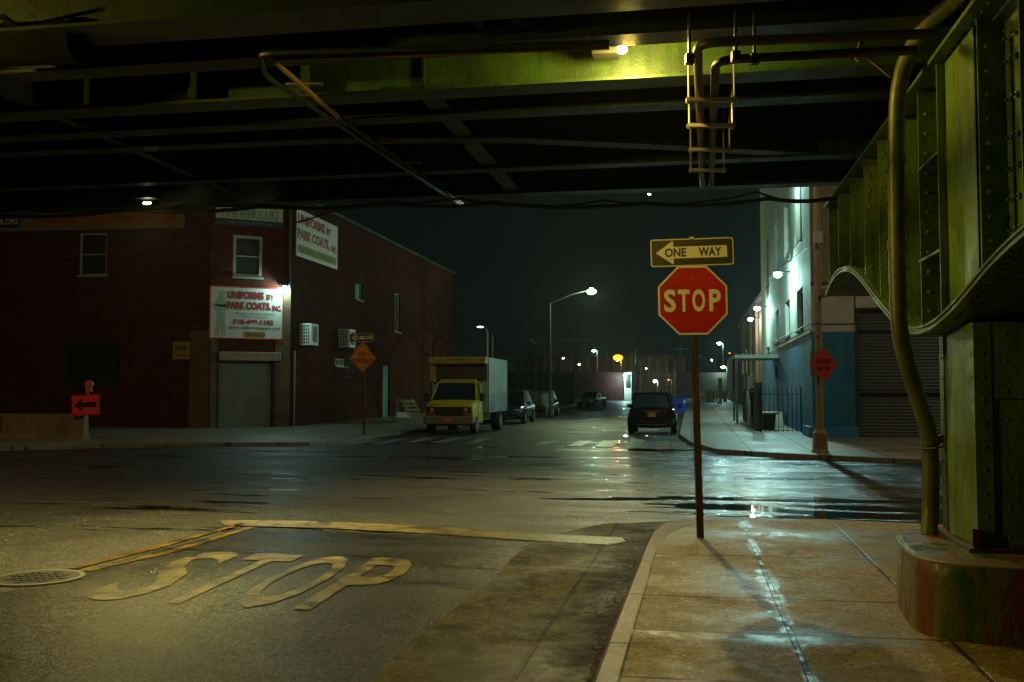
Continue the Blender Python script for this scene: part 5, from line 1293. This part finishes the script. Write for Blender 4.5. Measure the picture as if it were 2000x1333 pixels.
# ------------------------------------------------------------------ vehicles
def wheel(parent, x, y, r, w_, side, rim=M_RIM):
    m = MB(); m.loft([[(x + sx, y + rr*math.cos(a), r + rr*math.sin(a)) for a in [2*math.pi*k/20 for k in range(20)]] for sx, rr in ((-w_/2, r*.86), (-w_/2+.02, r*.97), (0, r), (w_/2-.02, r*.97), (w_/2, r*.86))])
    ty = m.build('wheel', M_RUB, parent, smooth=True)
    m = MB(); xs = x + side*(w_/2); m.cyl((xs - side*.02, y, r), (xs + side*.006, y, r), r*.62, 18)
    for k in range(6):
        a = 2*math.pi*k/6; m.beam((xs + side*.008, y, r), (xs + side*.008, y + math.cos(a)*r*.6, r + math.sin(a)*r*.6), .06, .02, up=(1,0,0))
    m.build('rim', rim, ty)
def car(name, label, loc, rz, paint, L=4.6, W=1.86, H=1.68, kind='suv', plate=None, group='cars parked along the side street', lamp_front=M_LENS):
    """front faces local -y"""
    t = thing(name, label, 'car', loc, rz, group)
    hw = W/2; hood = .98 if kind == 'suv' else .88; belt = hood + .06; rw = .36 if kind == 'suv' else .32
    if kind == 'suv': ybase, yroof0, yroof1, yend = 1.0, 1.75, L-.75, L-.12
    else: ybase, yroof0, yroof1, yend = 1.15, 2.0, L-1.5, L-.75
    def ring(y, w, zb, zt, c=.0): return [(-w*.86, y, zb), (w*.86, y, zb), (w*.97, y, zb+.18), (w, y, (zb+zt)/2), (w*.985, y, zt-.12), (w*.92, y, zt), (0, y, zt + .03), (-w*.92, y, zt), (-w*.985, y, zt-.12), (-w, y, (zb+zt)/2), (-w*.97, y, zb+.18)]
    tb = belt + .04
    st = [(0.0, hw*.74, .36, .64), (.06, hw*.86, .26, .78), (.22, hw*.94, .22, hood-.10), (.6, hw*.985, .22, hood-.03), (ybase, hw, .22, hood+.04), (L*.45, hw, .22, belt), (L*.7, hw, .22, tb), (L-.45, hw*.985, .24, tb), (L-.12, hw*.93, .30, tb-.02 if kind=='suv' else tb-.02), (L, hw*.84, .40, tb-.16)]
    m = MB().loft([ring(*s) for s in st]); o = m.build('body', paint, t, smooth=True); s_ = o.modifiers.new('sub', 'SUBSURF'); s_.levels = 1; s_.render_levels = 1
    w0, w1 = hw*.90, hw*.70; zr = H
    def gr_(y, w, z0, z1, wt): return [(-w, y, z0), (w, y, z0), (wt, y, z1), (0, y, z1+.02), (-wt, y, z1)]
    gh = [gr_(ybase+.0, w0, belt-.08, belt-.04, w0*.95), gr_(yroof0, w0, belt-.08, zr-.05, w1), gr_(L*.5, w0, belt-.08, zr-.01, w1), gr_(yroof1, w0, belt-.08, zr-.04, w1), gr_(yend, w0*.95, belt-.08, belt+.05, w0*.88)]
    MB().loft(gh).build('glasshouse', M_GLASS, t, smooth=True)
    m = MB(); m.loft([[(-w1*1.02, y, z), (w1*1.02, y, z), (w1*.9, y, z+.05), (-w1*.9, y, z+.05)] for y, z in ((yroof0-.03, zr-.06), (L*.5, zr-.02), (yroof1+.05, zr-.05))]); m.build('roof', paint, t, smooth=True)
    m = MB()
    for s in (-1, 1):
        m.beam((s*w0*.95, ybase, belt-.03), (s*w1, yroof0, zr-.04), .07, .05); m.beam((s*w0, L*.47, belt-.05), (s*w1, L*.48, zr-.03), .07, .05)
        m.beam((s*w0*.9, yend, belt+.04), (s*w1, yroof1, zr-.04), .12, .06); m.beam((s*(w1+.02), yroof0, zr), (s*(w1+.02), yroof1, zr), .03, .05)
    m.build('pillars', paint, t)
    for (y, s) in ((.85, -1), (.85, 1), (L-.85, -1), (L-.85, 1)):
        wheel(t, s*(hw-.11), y, rw, .23, s)
    m = MB()
    for (y, s) in ((.85, -1), (.85, 1), (L-.85, -1), (L-.85, 1)):
        P = [(s*(hw+.004), y + (rw+.05)*math.cos(a), rw + (rw+.05)*math.sin(a)) for a in [math.pi*k/10 for k in range(11)]]; m.tube(P, .03, 6)
    m.build('wheel_arch', M_BLACK, t, split=True)
    for s in (-1, 1):
        m = MB(); m.obox((s*hw*.70, .06, hood-.24), (.17, 0, 0), (0, .05, 0), (0, 0, .06)); m.build('headlight', lamp_front, t, bevel=.02)
        m = MB(); m.obox((s*hw*.80, L-.05, belt-.14), (.12, 0, 0), (0, .05, 0), (0, 0, .10)); m.build('tail_light', M_TAIL, t, bevel=.02)
        m = MB(); m.obox((s*(hw+.10), ybase+.35, belt+.06), (.10, 0, 0), (0, .05, 0), (0, 0, .075)); m.build('mirror', paint, t, bevel=.02)
    m = MB(); m.obox((0, .01, hood-.30), (.42, 0, 0), (0, .03, 0), (0, 0, .11)); m.obox((0, .02, .36), (.55, 0, 0), (0, .04, 0), (0, 0, .06)); m.build('grille', M_BLACK, t, bevel=.01)
    m = MB(); m.obox((0, .0, .50), (.7, 0, 0), (0, .05, 0), (0, 0, .05)); m.obox((0, L, .46), (.72, 0, 0), (0, .05, 0), (0, 0, .10)); m.build('bumper', paint, t, bevel=.03)
    m = MB(); m.obox((0, L+.052, .42), (.6, 0, 0), (0, .006, 0), (0, 0, .012)); m.build('trim', M_RIM, t)
    if plate:
        m = MB(); m.obox((0, L + .01, .80), (.155, 0, 0), (0, .012, 0), (0, 0, .078)); m.build('licence_plate', plate, t)
        m = MB(); m.obox((0, L - .02, .93), (.3, 0, 0), (0, .012, 0), (0, 0, .018)); m.build('badge_strip', M_RIM, t)
    return t
# right parked SUV, seen from behind
px_c = gr(1273, 851); yy = 39.2
cx = at(1273, 851, yy).x
car('parked_car', 'dark maroon suv with a yellow plate, parked rear towards the crossing at right', (cx + E1.x*4.6, yy + E1.y*4.6, 0), math.pi - TH, M_CARD, L=4.6, W=1.9, H=1.68, plate=M_PLATEY)
c1x = at(1022, 828, 52.5).x - .95
car('parked_car', 'dark blue grey suv parked directly behind the yellow box truck', (c1x, 52.5, 0), -TH, M_CARA, L=4.6, W=1.9, H=1.75)
c2x = at(1077, 815, 66).x - .95
car('parked_car', 'black suv parked between the blue grey suv and the street lamp pole', (c2x, 66, 0), -TH, M_CARB, L=4.6, W=1.9, H=1.78)
c3x = at(1142, 795, 93).x
car('parked_car', 'silver sedan standing alone at the far end of the side street', (c3x, 93, gz(93)), -TH - .2, M_CARC, L=4.5, W=1.8, H=1.45, kind='sedan')
# box truck
tx_ = at(876, 848, 40.0).x
t = thing('box_truck', 'yellow cab box truck with a pale graffiti streaked cargo box, parked at left', 'truck', (tx_, 40.0, 0), -TH)
hw = 1.0
def ring(y, w, zb, zt, r=.06): return [(-w+r, y, zb), (w-r, y, zb), (w, y, zb+r), (w, y, (zb+zt)/2), (w*.985, y, zt-.08), (w*.93, y, zt), (0, y, zt+.02), (-w*.93, y, zt), (-w*.985, y, zt-.08), (-w, y, (zb+zt)/2), (-w, y, zb+r)]
m = MB().loft([ring(*s) for s in [(.08, hw*.95, .55, 1.12), (.14, hw, .5, 1.22), (.5, hw, .42, 1.30), (.95, hw, .40, 1.38), (1.1, hw, .40, 1.42), (2.0, hw, .40, 1.42)]])
m.build('cab', M_YEL, t, smooth=True, bevel=.02)
m = MB()
m.loft([[(-w, y, 1.34), (w, y, 1.34), (wt, y, zt), (-wt, y, zt)] for y, w, wt, zt in ((.85, hw*.93, hw*.93, 1.37), (1.5, hw*.95, hw*.80, 2.10), (2.0, hw*.95, hw*.82, 2.14))]); m.build('cab_glass', M_GLASS, t, smooth=True)
m = MB()
for s in (-1, 1): m.beam((s*hw*.94, .86, 1.38), (s*hw*.80, 1.5, 2.10), .07, .05); m.beam((s*hw*.95, 1.98, 1.38), (s*hw*.82, 1.98, 2.12), .25, .06); m.beam((s*hw*.81, 1.5, 2.1), (s*hw*.83, 2.0, 2.14), .06, .06)
m.loft([[(-hw*.82, y, z), (hw*.82, y, z), (hw*.74, y, z+.09), (-hw*.74, y, z+.09)] for y, z in ((1.44, 2.07), (1.7, 2.14), (2.0, 2.16))])
m.build('cab_roof', M_YEL, t)
def streaked():
    m, N, L, b = nm('graffiti_streaked_box'); P = mapping(N, L, scale=(3, 3, .45)); n1 = noise(N, L, P, 1.6, 5, .6); P2 = mapping(N, L); n2 = noise(N, L, P2, 1.7, 4, .6, 1.5)
    c = mixc(N, L, ramp(N, L, n1, [(.38, 0), (.62, 1)]), (.20, .25, .22), (.46, .50, .44)); s = N.new('ShaderNodeSeparateXYZ'); L.new(P2, s.inputs[0])
    lo = N.new('ShaderNodeMapRange'); L.new(s.outputs['Z'], lo.inputs[0]); lo.inputs[1].default_value = 1.75; lo.inputs[2].default_value = 1.55
    g = math_(N, L, 'MULTIPLY', ramp(N, L, n1, [(.50, 0), (.53, 1)]), lo.outputs[0]); g = math_(N, L, 'MULTIPLY', g, .9)
    c = mixc(N, L, g, c, (.05, .09, .10)); L.new(c, b.inputs['Base Color']); b.inputs['Roughness'].default_value = .6; return m
MBX = streaked()
bx0, bx1, bw = 1.75, 6.35, 1.22
m = MB(); m.box(-bw, bw, 2.05, bx1, .82, 3.15); cargo = m.build('cargo_box', MBX, t, bevel=.06)
m = MB(); m.box(-bw*.99, bw*.99, 1.72, 2.05, 2.24, 2.86); m.build('box_front', plain('dark_box_front', (.06, .045, .03), .6), t)
m = MB(); m.box(-bw, bw*1.0, 1.42, 2.04, 2.86, 3.16); m.box(-bw, -bw+.25, 1.6, 2.04, 2.1, 2.858); m.build('wind_cap', plain('faded_yellow_cap', (.38, .30, .05), .6), t, bevel=.05)
m = MB()
for z in (.84, 1.62, 3.10): m.box(bw-.01, bw+.012, 2.1, bx1-.04, z, z+.05)
for y in (2.06, bx1-.08): m.box(bw-.01, bw+.014, y, y+.06, .84, 3.14)
for k in range(1, 8): m.box(bw-.01, bw+.006, 2.1+k*.53, 2.115+k*.53, .9, 3.1)
m.build('box_trim', M_GALV, t)
for s in (-1, 1):
    m = MB(); m.obox((s*.74, .06, .98), (.19, 0, 0), (0, .03, 0), (0, 0, .12)); hl = m.build('headlight_bezel', M_BLACK, t, bevel=.01)
    m = MB(); m.cyl((s*.70, .035, .99), (s*.70, .02, .99), .09, 14); m.build('headlight', M_LENS, hl)
    m = MB(); m.obox((s*.76, .05, .82), (.20, 0, 0), (0, .03, 0), (0, 0, .045)); m.build('indicator', plain('amber_red_lens', (.45, .05, .01), .25), t)
    m = MB(); m.obox((s*1.17, .95, 1.48), (.09, 0, 0), (0, .05, 0), (0, 0, .16)); m.beam((s*.95, .98, 1.42), (s*1.17, .97, 1.44), .03, .03); m.build('mirror', M_BLACK, t)
m = MB()
for s in (-1, 1):
    m.box(s*1.0-.004, s*1.0+.004, 1.02, 1.035, .5, 1.36); m.box(s*1.0-.004, s*1.0+.004, 1.93, 1.945, .5, 1.36); m.box(s*1.0-.012, s*1.0+.012, 1.72, 1.86, 1.22, 1.25)
m.box(-.9, .9, .58, .60, 1.315, 1.325)
m.build('panel_gap', M_BLACK, t, split=True)
m = MB(); m.beam((-.55, .84, 1.40), (-.15, 1.06, 1.66), .02, .02); m.beam((.1, .84, 1.40), (.5, 1.06, 1.66), .02, .02); m.build('wiper', M_BLACK, t, split=True)
m = MB()
for x in (-1.05, -.2, 0, .2, 1.05): m.box(x-.05, x+.05, 1.40, 1.42, 3.04, 3.08)
m.build('marker_light', plain('amber_red_lens', (.45, .05, .01), .25), t, split=True)
m = MB(); m.obox((0, .07, .93), (.54, 0, 0), (0, .03, 0), (0, 0, .17))
m.build('grille', M_BLACK, t)
m = MB()
for k in range(5): m.obox((0, .036, .80 + k*.065), (.52, 0, 0), (0, .004, 0), (0, 0, .008))
m.build('grille_bars', M_DARK, t)
m = MB(); m.obox((0, -.02, .57), (1.02, 0, 0), (0, .08, 0), (0, 0, .16)); m.build('bumper', plain('dirty_bumper', (.20, .18, .13), .5), t, bevel=.03)
m = MB(); m.obox((.02, -.106, .60), (.16, 0, 0), (0, .005, 0), (0, 0, .08)); m.build('licence_plate', M_PLATEO, t)
m = MB(); m.box(hw+.001, hw+.006, 1.15, 1.45, .9, 1.15); m.box(hw+.001, hw+.006, 1.2, 1.5, 1.2, 1.45); m.build('door_sticker', M_WHITE, t, split=True)
for (y, s) in ((.75, -1), (.75, 1)): wheel(t, s*(hw-.10), y, .37, .24, s)
for (y, s) in ((4.9, -1), (4.9, 1)): wheel(t, s*(bw-.22), y, .39, .4, s)
m = MB(); m.box(-.45, -.35, .5, 6.3, .5, .82); m.box(.35, .45, .5, 6.3, .5, .82); m.cyl((-1, 4.9, .39), (1, 4.9, .39), .07, 8); m.cyl((-.9, .75, .37), (.9, .75, .37), .05, 8); m.build('chassis', M_BLACK, t)

# ------------------------------------------------------------------ street furniture along the side street
def rod_lamp(name, label, base, H, lampp, e, col, lens=.2, mat=M_GALV, arm=True, emn='green_white_lens', emc=(.85, 1, .75), ems=30, r=.09):
    t = thing(name, label, 'street lamp', base)
    MB().cyl(base, Vector((base.x, base.y, base.z + H)), r, 10, r*.6).build('pole', mat, t, world=True, smooth=True)
    MB().cyl(base, base + up*.5, r*1.6, 10, r*1.3).build('base', mat, t, world=True)
    tp = Vector((base.x, base.y, base.z + H)); lampp = Vector(lampp)
    MB().tube([tp - up*.1, tp.lerp(lampp, .5) + up*.12, lampp + up*.12], .04, 8).build('arm', mat, t, world=True, smooth=True)
    MB().obox(lampp + up*.1, Vector((.32, 0, 0)), Vector((0, .15, 0)), up*.06).build('head', M_DARK, t, world=True, bevel=.03)
    m = MB(); m.ball(lampp, lens, (1.2, .8, .75), 12, 8); m.build('lens', emit(emn, emc, ems), t, world=True, smooth=True)
    if e: area_light('lamp_light', lampp - up*(lens + .05), e, col, t, .15)
    return t
Yl = 65.
pb2 = Vector((at(1075, 780, Yl).x, Yl, ZS)); lmp = at(1155, 569, Yl)
rod_lamp('street_lamp', 'tall grey street lamp with a bright greenish white head over the side street', pb2, at(1075, 590, Yl).z - ZS, lmp, 1300, (.72, 1, .50), .26, r=.065, ems=55, mat=plain('dull_lamp_pole', (.05, .055, .05), .6))
t = thing('utility_box', 'grey utility box strapped to the foot of the tall street lamp', 'box', (pb2.x - .35, Yl - .1, ZS))
MB().box(pb2.x-.55, pb2.x-.12, Yl-.25, Yl+.05, ZS+.7, ZS+1.45).build('cabinet', M_GALV, t, world=True, bevel=.02)
MB().box(pb2.x-.3, pb2.x-.2, Yl-.12, Yl-.02, ZS, ZS+.7).build('stand', M_GALV, t, world=True)
# floodlight mast behind the truck
Yq = 78.
b = Vector((at(952, 780, Yq).x, Yq, 0)); t = thing('flood_mast', 'slim pale mast with a small dimly glowing curved lamp head above the box truck', 'mast', b)
MB().cyl(b, Vector((b.x, b.y, at(952, 648, Yq).z)), .07, 8).build('pole', M_GALV, t, world=True)
tp = Vector((b.x, b.y, at(952, 648, Yq).z)); lq = at(938, 639, Yq)
MB().tube([tp, tp + Vector((-.2,0,.35)), lq + Vector((.2,0,.05))], .05, 6).build('arm', M_GALV, t, world=True)
m = MB(); m.ball(lq, .14, (2.0, 1, .5), 10, 6); m.build('lens', emit('dim_lens', (.8, 1, .95), 3), t, world=True, smooth=True)  # lens glows faintly, with no light of its own on the surroundings
b = Vector((at(962, 780, Yq+2).x, Yq+2, 0)); t = thing('flood_mast', 'second slim mast without a lamp just right of the first above the box truck', 'mast', b)
MB().cyl(b, Vector((b.x, b.y, at(962, 655, Yq+2).z)), .045, 8).build('pole', M_GALV, t, world=True)
b = Vector((at(1046, 780, 85).x, 85, 0)); t = thing('flood_mast', 'dark mast with a pale curved head left of the tall street lamp pole', 'mast', b)
MB().cyl(b, Vector((b.x, b.y, at(1046, 672, 85).z)), .06, 8).build('pole', M_DARK, t, world=True)
tp = Vector((b.x, b.y, at(1046, 672, 85).z)); MB().tube([tp, tp + Vector((-.3,0,.25)), at(1036, 664, 85)], .07, 6).build('head', M_GALV, t, world=True)
# orange lamp and small white lamps far off
def far_lamp(px, py, Y, label, e, col, emn, emc, ems, lens, name='street_lamp'):
    b = Vector((at(px, py, Y).x + .5, Y, gz(Y))); lp = at(px, py, Y)
    rod_lamp(name, label, b, lp.z - b.z + .1, lp, e, col, lens, M_DARK, True, emn, emc, ems, .08)
far_lamp(1207, 699, 150, 'orange sodium street lamp glowing far down the side street', 1500, (1, .42, .06), 'sodium_lens', (1, .22, .012), 4.5, .62)
far_lamp(1160, 685, 150, 'small white lamp to the left of the orange lamp, far away', 900, COOL, 'cool_lens', (.75, 1, .95), 30, .22)
far_lamp(1405, 671, 130, 'white lamp far away, right of the stop sign post', 900, COOL, 'cool_lens', (.75, 1, .95), 30, .24)
far_lamp(1412, 717, 125, 'low white lamp far away, near the timber pile', 500, COOL, 'cool_lens', (.75, 1, .95), 30, .22)
far_lamp(1279, 745, 165, 'white lamp shining through the bars of the far yard gate', 900, COOL, 'cool_lens', (.75, 1, .95), 30, .30)
far_lamp(1306, 742, 170, 'tiny warm lamp behind the right end of the far yard gate', 150, (1, .6, .3), 'sodium_lens', (1, .22, .012), 4.5, .14)
# far fence, container, gate
def GY(px, py, Y): return at(px, py, Y)
Yg = 128.
zg = gz(Yg)
def farbox(name, label, cat, x0, x1, ytop, Y, mat, depth=3, rz=0, part='body', z0=None):
    a = at(x0, ytop, Y); b = at(x1, ytop, Y); t = thing(name, label, cat, ((a.x+b.x)/2, Y, gz(Y)))
    MB().box(a.x, b.x, Y, Y+depth, gz(Y)-.2 if z0 is None else z0, a.z).build(part, mat, t, world=True); return t, a, b
M_CORR = plain('rusty_red_container', (.08, .010, .007), .6, 0, .3)
t, a, b = farbox('shipping_container', 'dark red corrugated container left of the far yard gate', 'container', 1122, 1219, 728, 122, M_CORR, 5)
m = MB(); x = a.x
while x < b.x - .2: m.box(x, x + .12, 121.93, 121.99, gz(122), a.z - .1); x += .28
m.build('corrugation', M_CORR, t, world=True)
t, a, b = farbox('plank_fence', 'tall dark plank fence between the box truck and the container', 'fence', 985, 1121, 728, 100, plain('dark_planks', (.03, .035, .028), .8), .1)
m = MB(); x = a.x
while x < b.x: m.box(x, x + random.uniform(.03, .06), 99.93, 99.99, gz(100), a.z + random.uniform(-.05, .12)); x += random.uniform(.25, .5)
m.build('battens', plain('fence_battens', (.06, .07, .05), .8), t, world=True)
t, a, b = farbox('gatehouse', 'small lit white gate hut at the left end of the far yard gate', 'hut', 1219, 1233, 728, 121, M_WHITE, 1.5)
MB().box(a.x-.1, b.x+.1, 120.8, 122.6, a.z, a.z+.15).build('roof', M_DARK, t, world=True)
MB().box(a.x+.2, b.x-.1, 120.93, 120.99, zg+1.5, a.z-.25).build('window', M_GLASS, t, world=True)
lp = at(1221, 733, 120.2); t = thing('wall_lamp', 'white lamp on the corner of the far gate hut', 'lamp', lp)
m = MB(); m.ball(lp, .22, (1,1,.7), 10, 6); m.build('lens', emit('cool_lens', (.70, 1, .95), 70), t, world=True, smooth=True); MB().beam(lp + up*.2, lp + up*.2 + Vector((0,.7,0)), .05, .05).build('bracket', M_DARK, t, world=True)
area_light('lamp_light', lp - up*.25 - Vector((0,.2,0)), 650, COOL, t, .12)
a = at(1235, 731, Yg); b = at(1316, 731, Yg)
t = thing('yard_gate', 'pale tubular steel gate of tall bars across the end of the side street', 'gate', ((a.x+b.x)/2, Yg, zg))
m = MB(); n_b = 8
for k in range(n_b + 1): x = a.x + (b.x-a.x)*k/n_b; m.cyl((x, Yg, zg), (x, Yg, a.z), .045, 6)
for z in (zg+.15, zg + (a.z-zg)*.45, a.z): m.cyl((a.x, Yg, z), (b.x, Yg, z), .05, 6)
m.build('bars', M_GALV, t, world=True)
m = MB()
for x in (a.x - .12, b.x + .12): m.box(x-.12, x+.12, Yg-.12, Yg+.12, zg, a.z+.4)
m.build('post', M_GALV, t, world=True, split=True)
t, a, b = farbox('yard_wall', 'dark wall right of the far yard gate behind the timber pile', 'wall', 1330, 1440, 728, 126, plain('dark_yard_wall', (.04, .03, .02), .9), .4)
# industrial building lit orange far behind
M_IND = plain('orange_brown_industrial_wall', (.05, .03, .014), .85, 0, .4, .4)
ti = thing('factory_building', 'low factory with tall pilasters lit orange behind the far gate', 'building', (at(1200, 765, 175).x, 176, gz(175)))
a = at(1040, 694, 176); b = at(1345, 694, 176); m = MB(); m.box(a.x, b.x, 176, 196, 0, a.z); m.build('wall', M_IND, ti, world=True)
m = MB(); 
for px in list(range(1060, 1340, 17)): 
    q = at(px, 696, 175.9); m.box(q.x, q.x + .5, 175.4, 175.97, .5, q.z + random.uniform(-.8, .6))
m.build('pilaster', plain('factory_pilaster', (.11, .055, .016), .8), ti, world=True, split=True)
m = MB()
for px in range(1068, 1335, 34): q = at(px, 702, 175.9); m.box(q.x, q.x+.7, 175.9, 175.98, 3.5, q.z-.3)
m.build('window', M_GLASS, ti, world=True, split=True)
tb_ = thing('lattice_gantry', 'dark lattice gantry rising above the factory roof', 'gantry', at(1080, 690, 182))
m = MB(); a = at(1025, 664, 182); b = at(1160, 664, 182); zt_ = a.z; zb2 = a.z - 2.2
m.beam(a, Vector((b.x, 182, zt_)), .2, .2); m.beam(Vector((a.x, 182, zb2)), Vector((b.x, 182, zb2)), .2, .2); x = a.x; k = 0
while x < b.x - .5: 
    m.beam((x, 182, zb2 if k % 2 else zt_), (x + 1.2, 182, zt_ if k % 2 else zb2), .1, .1); x += 1.2; k += 1
for x in (a.x + .5, (a.x+b.x)/2, b.x - .5): m.beam((x, 182, .5), (x, 182, zb2), .25, .25, up=(0,1,0))
m.build('truss', M_DARK, tb_, world=True)
for (px, py, Yx, lab, cc_) in [(1100, 700, 140, 'tiny white lamp over the plank fence, left of the container', 0), (1131, 712, 141, 'tiny white lamp above the left end of the container', 0), (1262, 720, 150, 'tiny white lamp above the far yard gate', 0), (1390, 704, 140, 'tiny white lamp above the timber pile', 0), (1425, 690, 120, 'tiny warm lamp near the end of the dark warehouse', 1)]:
    far_lamp(px, py, Yx, lab, 0, COOL, 'sodium_lens' if cc_ else 'cool_lens', (.75, 1, .95), 30, .10)
for i, (px, yt) in enumerate([(1062, 676), (1140, 668), (1186, 690), (1243, 684), (1330, 676), (1362, 690)]):
    b = Vector((at(px, 780, 140).x, 140, gz(140))); t = thing('utility_pole', 'thin dark utility pole among the far structures beyond the street end', 'pole', b, 0, 'thin poles beyond the street end')
    MB().cyl(b, Vector((b.x, b.y, at(px, yt, 140).z)), .10, 6).build('pole', M_DARK, t, world=True); z_ = at(px, yt, 140).z
    MB().box(b.x-.9, b.x+.9, 139.9, 140.0, z_-.5, z_-.35).build('crossarm', M_DARK, t, world=True)
# blue skip bin and timber pile
bb = Vector((at(1329, 800, 66).x, 66, ZS)); t = thing('recycling_bin', 'bright blue wheeled bin on the kerb just beyond the maroon suv', 'bin', bb, -TH)
m = MB(); m.loft([[(-w, -d, z), (w, -d, z), (w, d, z), (-w, d, z)] for w, d, z in ((.38, .32, .12), (.46, .42, 1.18))]); m.build('body', M_BIN, t, bevel=.03)
m = MB(); m.box(-.49, .49, -.46, .46, 1.18, 1.26); m.build('lid', M_BLACK, t, bevel=.02)
m = MB(); m.cyl((-.42, .25, .1), (-.36, .25, .1), .1, 10); m.cyl((.36, .25, .1), (.42, .25, .1), .1, 10); m.build('wheel', M_BLACK, t, split=True)
m = MB(); m.box(.2, .36, -.43, -.425, .85, 1.05); m.build('sticker', M_WHITE, t)
for (x0, x1, yt, Y, mat, lab, nm_, cat) in [(1366, 1377, 765, 102, M_WHITE, 'white appliance standing left in the far junk pile', 'appliance', 'appliance'), (1378, 1396, 764, 103, M_WOOD, 'wooden crate in the middle of the far junk pile', 'crate', 'crate'), (1397, 1402, 762, 103.5, M_WHITE, 'narrow white panel between the crate and the planks', 'board', 'board'), (1403, 1410, 739, 104, M_WOOD, 'tall upright timber plank at the right of the far junk pile', 'plank', 'plank'), (1411, 1420, 764, 104, M_WOOD, 'short timber planks beside the tall upright plank', 'plank', 'plank')]:
    a = at(x0, yt, Y); b = at(x1, yt, Y); t = thing(nm_, lab, cat, ((a.x+b.x)/2, Y, gz(Y)+ZS), -.15)
    wd = (b.x - a.x)/2; h = a.z - gz(Y) - ZS
    MB().box(-wd, wd, 0, .5 if wd > .3 else .12, 0, h).build('board', mat, t, bevel=.02); MB().box(-wd*.9, wd*.9, -.03, -.002, h*.4, h*.52).build('batten', M_WOOD, t)
# junk beside the brick wall: stool frame and pallet
p = C_ + dS*14.5 + nS*.9; q = Vector((at(786, 812, 50).x, 50, ZS))
t = thing('folding_stand', 'pale folding stand leaning by the brick wall left of the truck', 'stand', q)
m = MB()
for s in (-.35, .15): m.cyl(q + Vector((s-.2, 0, 0)), q + Vector((s+.2, .1, 1.25)), .02, 6); m.cyl(q + Vector((s+.25, .3, 0)), q + Vector((s, .1, 1.2)), .02, 6)
m.build('legs', M_GALV, t, world=True); MB().obox(q + Vector((0, .1, .42)), (.3,0,0), (0,.2,0), (0,0,.14)).build('seat', M_WHITE, t, world=True)
q = Vector((at(808, 813, 49).x, 49, ZS)); t = thing('pallet', 'slatted wooden pallet leaning on the brick wall beside the truck', 'pallet', q)
m = MB()
for k in range(6): c = q + Vector((.25 - k*.11, .1, .1 + k*.2)); m.obox(c, Vector((.36, 0, 0)), Vector((0, .012, .0)), Vector((-.02, 0, .06)))
m.beam(q + Vector((0, .15, 0)), q + Vector((-.6, .15, 1.25)), .05, .05); m.beam(q + Vector((.5, .15, 0)), q + Vector((-.1, .15, 1.25)), .05, .05)
m.build('slats', M_WOOD, t, world=True)
# bare trees
def tree(base, H, seed, label, lean=0, r0=.16):
    rnd = random.Random(seed); t = thing('bare_tree', label, 'tree', base, 0, 'bare trees on the left side of the street')
    tr = MB(); br = MB()
    def grow(mb, p, d, L_, r, lev):
        pts = [p]; rs = [r]; n = 4
        for i in range(n):
            d = (d + Vector((rnd.uniform(-.22, .22), rnd.uniform(-.22, .22), rnd.uniform(-.08, .16)))).normalized(); p = p + d*L_/n; pts.append(p); rs.append(r*(1 - .55*(i+1)/n))
            if lev > 0 and i > 0:
                for _ in range(2 if lev > 1 else 3):
                    a = rnd.uniform(0, 6.28); s = Vector((math.cos(a), math.sin(a), rnd.uniform(.1, .9))).normalized(); grow(br, p, (d*.45 + s).normalized(), L_*rnd.uniform(.5, .72), rs[-1]*.62, lev-1)
        mb.tube(pts, rs, 5 if lev > 1 else 3, False)
    grow(tr, Vector(base), Vector((lean, 0, 1)), H*.5, r0, 4)
    tr.build('trunk', M_BARK, t, world=True, smooth=True); br.build('crown', M_BARK, t, world=True, fixn=False)
tree(Vector((at(845, 800, 58).x, 58, ZS)), 9.0, 3, 'bare dark tree against the brick wall behind the box truck', .1)
tree(Vector((at(1010, 790, 88).x, 88, ZS+gz(88))), 8.5, 11, 'bare dark tree above the parked suvs left of the street lamp pole', .1)
# ------------------------------------------------------------------ damp night air
hm = bpy.data.materials.new('damp_air'); hm.use_nodes = True
hn, hl_ = hm.node_tree.nodes, hm.node_tree.links
for n in list(hn):
    if n.type == 'BSDF_PRINCIPLED': hn.remove(n)
pv_ = hn.new('ShaderNodeVolumePrincipled'); pv_.inputs['Density'].default_value = 0.0002; pv_.inputs['Color'].default_value = (.8, .88, .88, 1); pv_.inputs['Anisotropy'].default_value = .75
hl_.new(pv_.outputs[0], [n for n in hn if n.type == 'OUTPUT_MATERIAL'][0].inputs['Volume'])
tag(MB().box(-161, 161, -31, 261, -1.1, 15.5).build('haze', hm), 'thin damp night air around the street lamps', 'haze', kind='stuff')
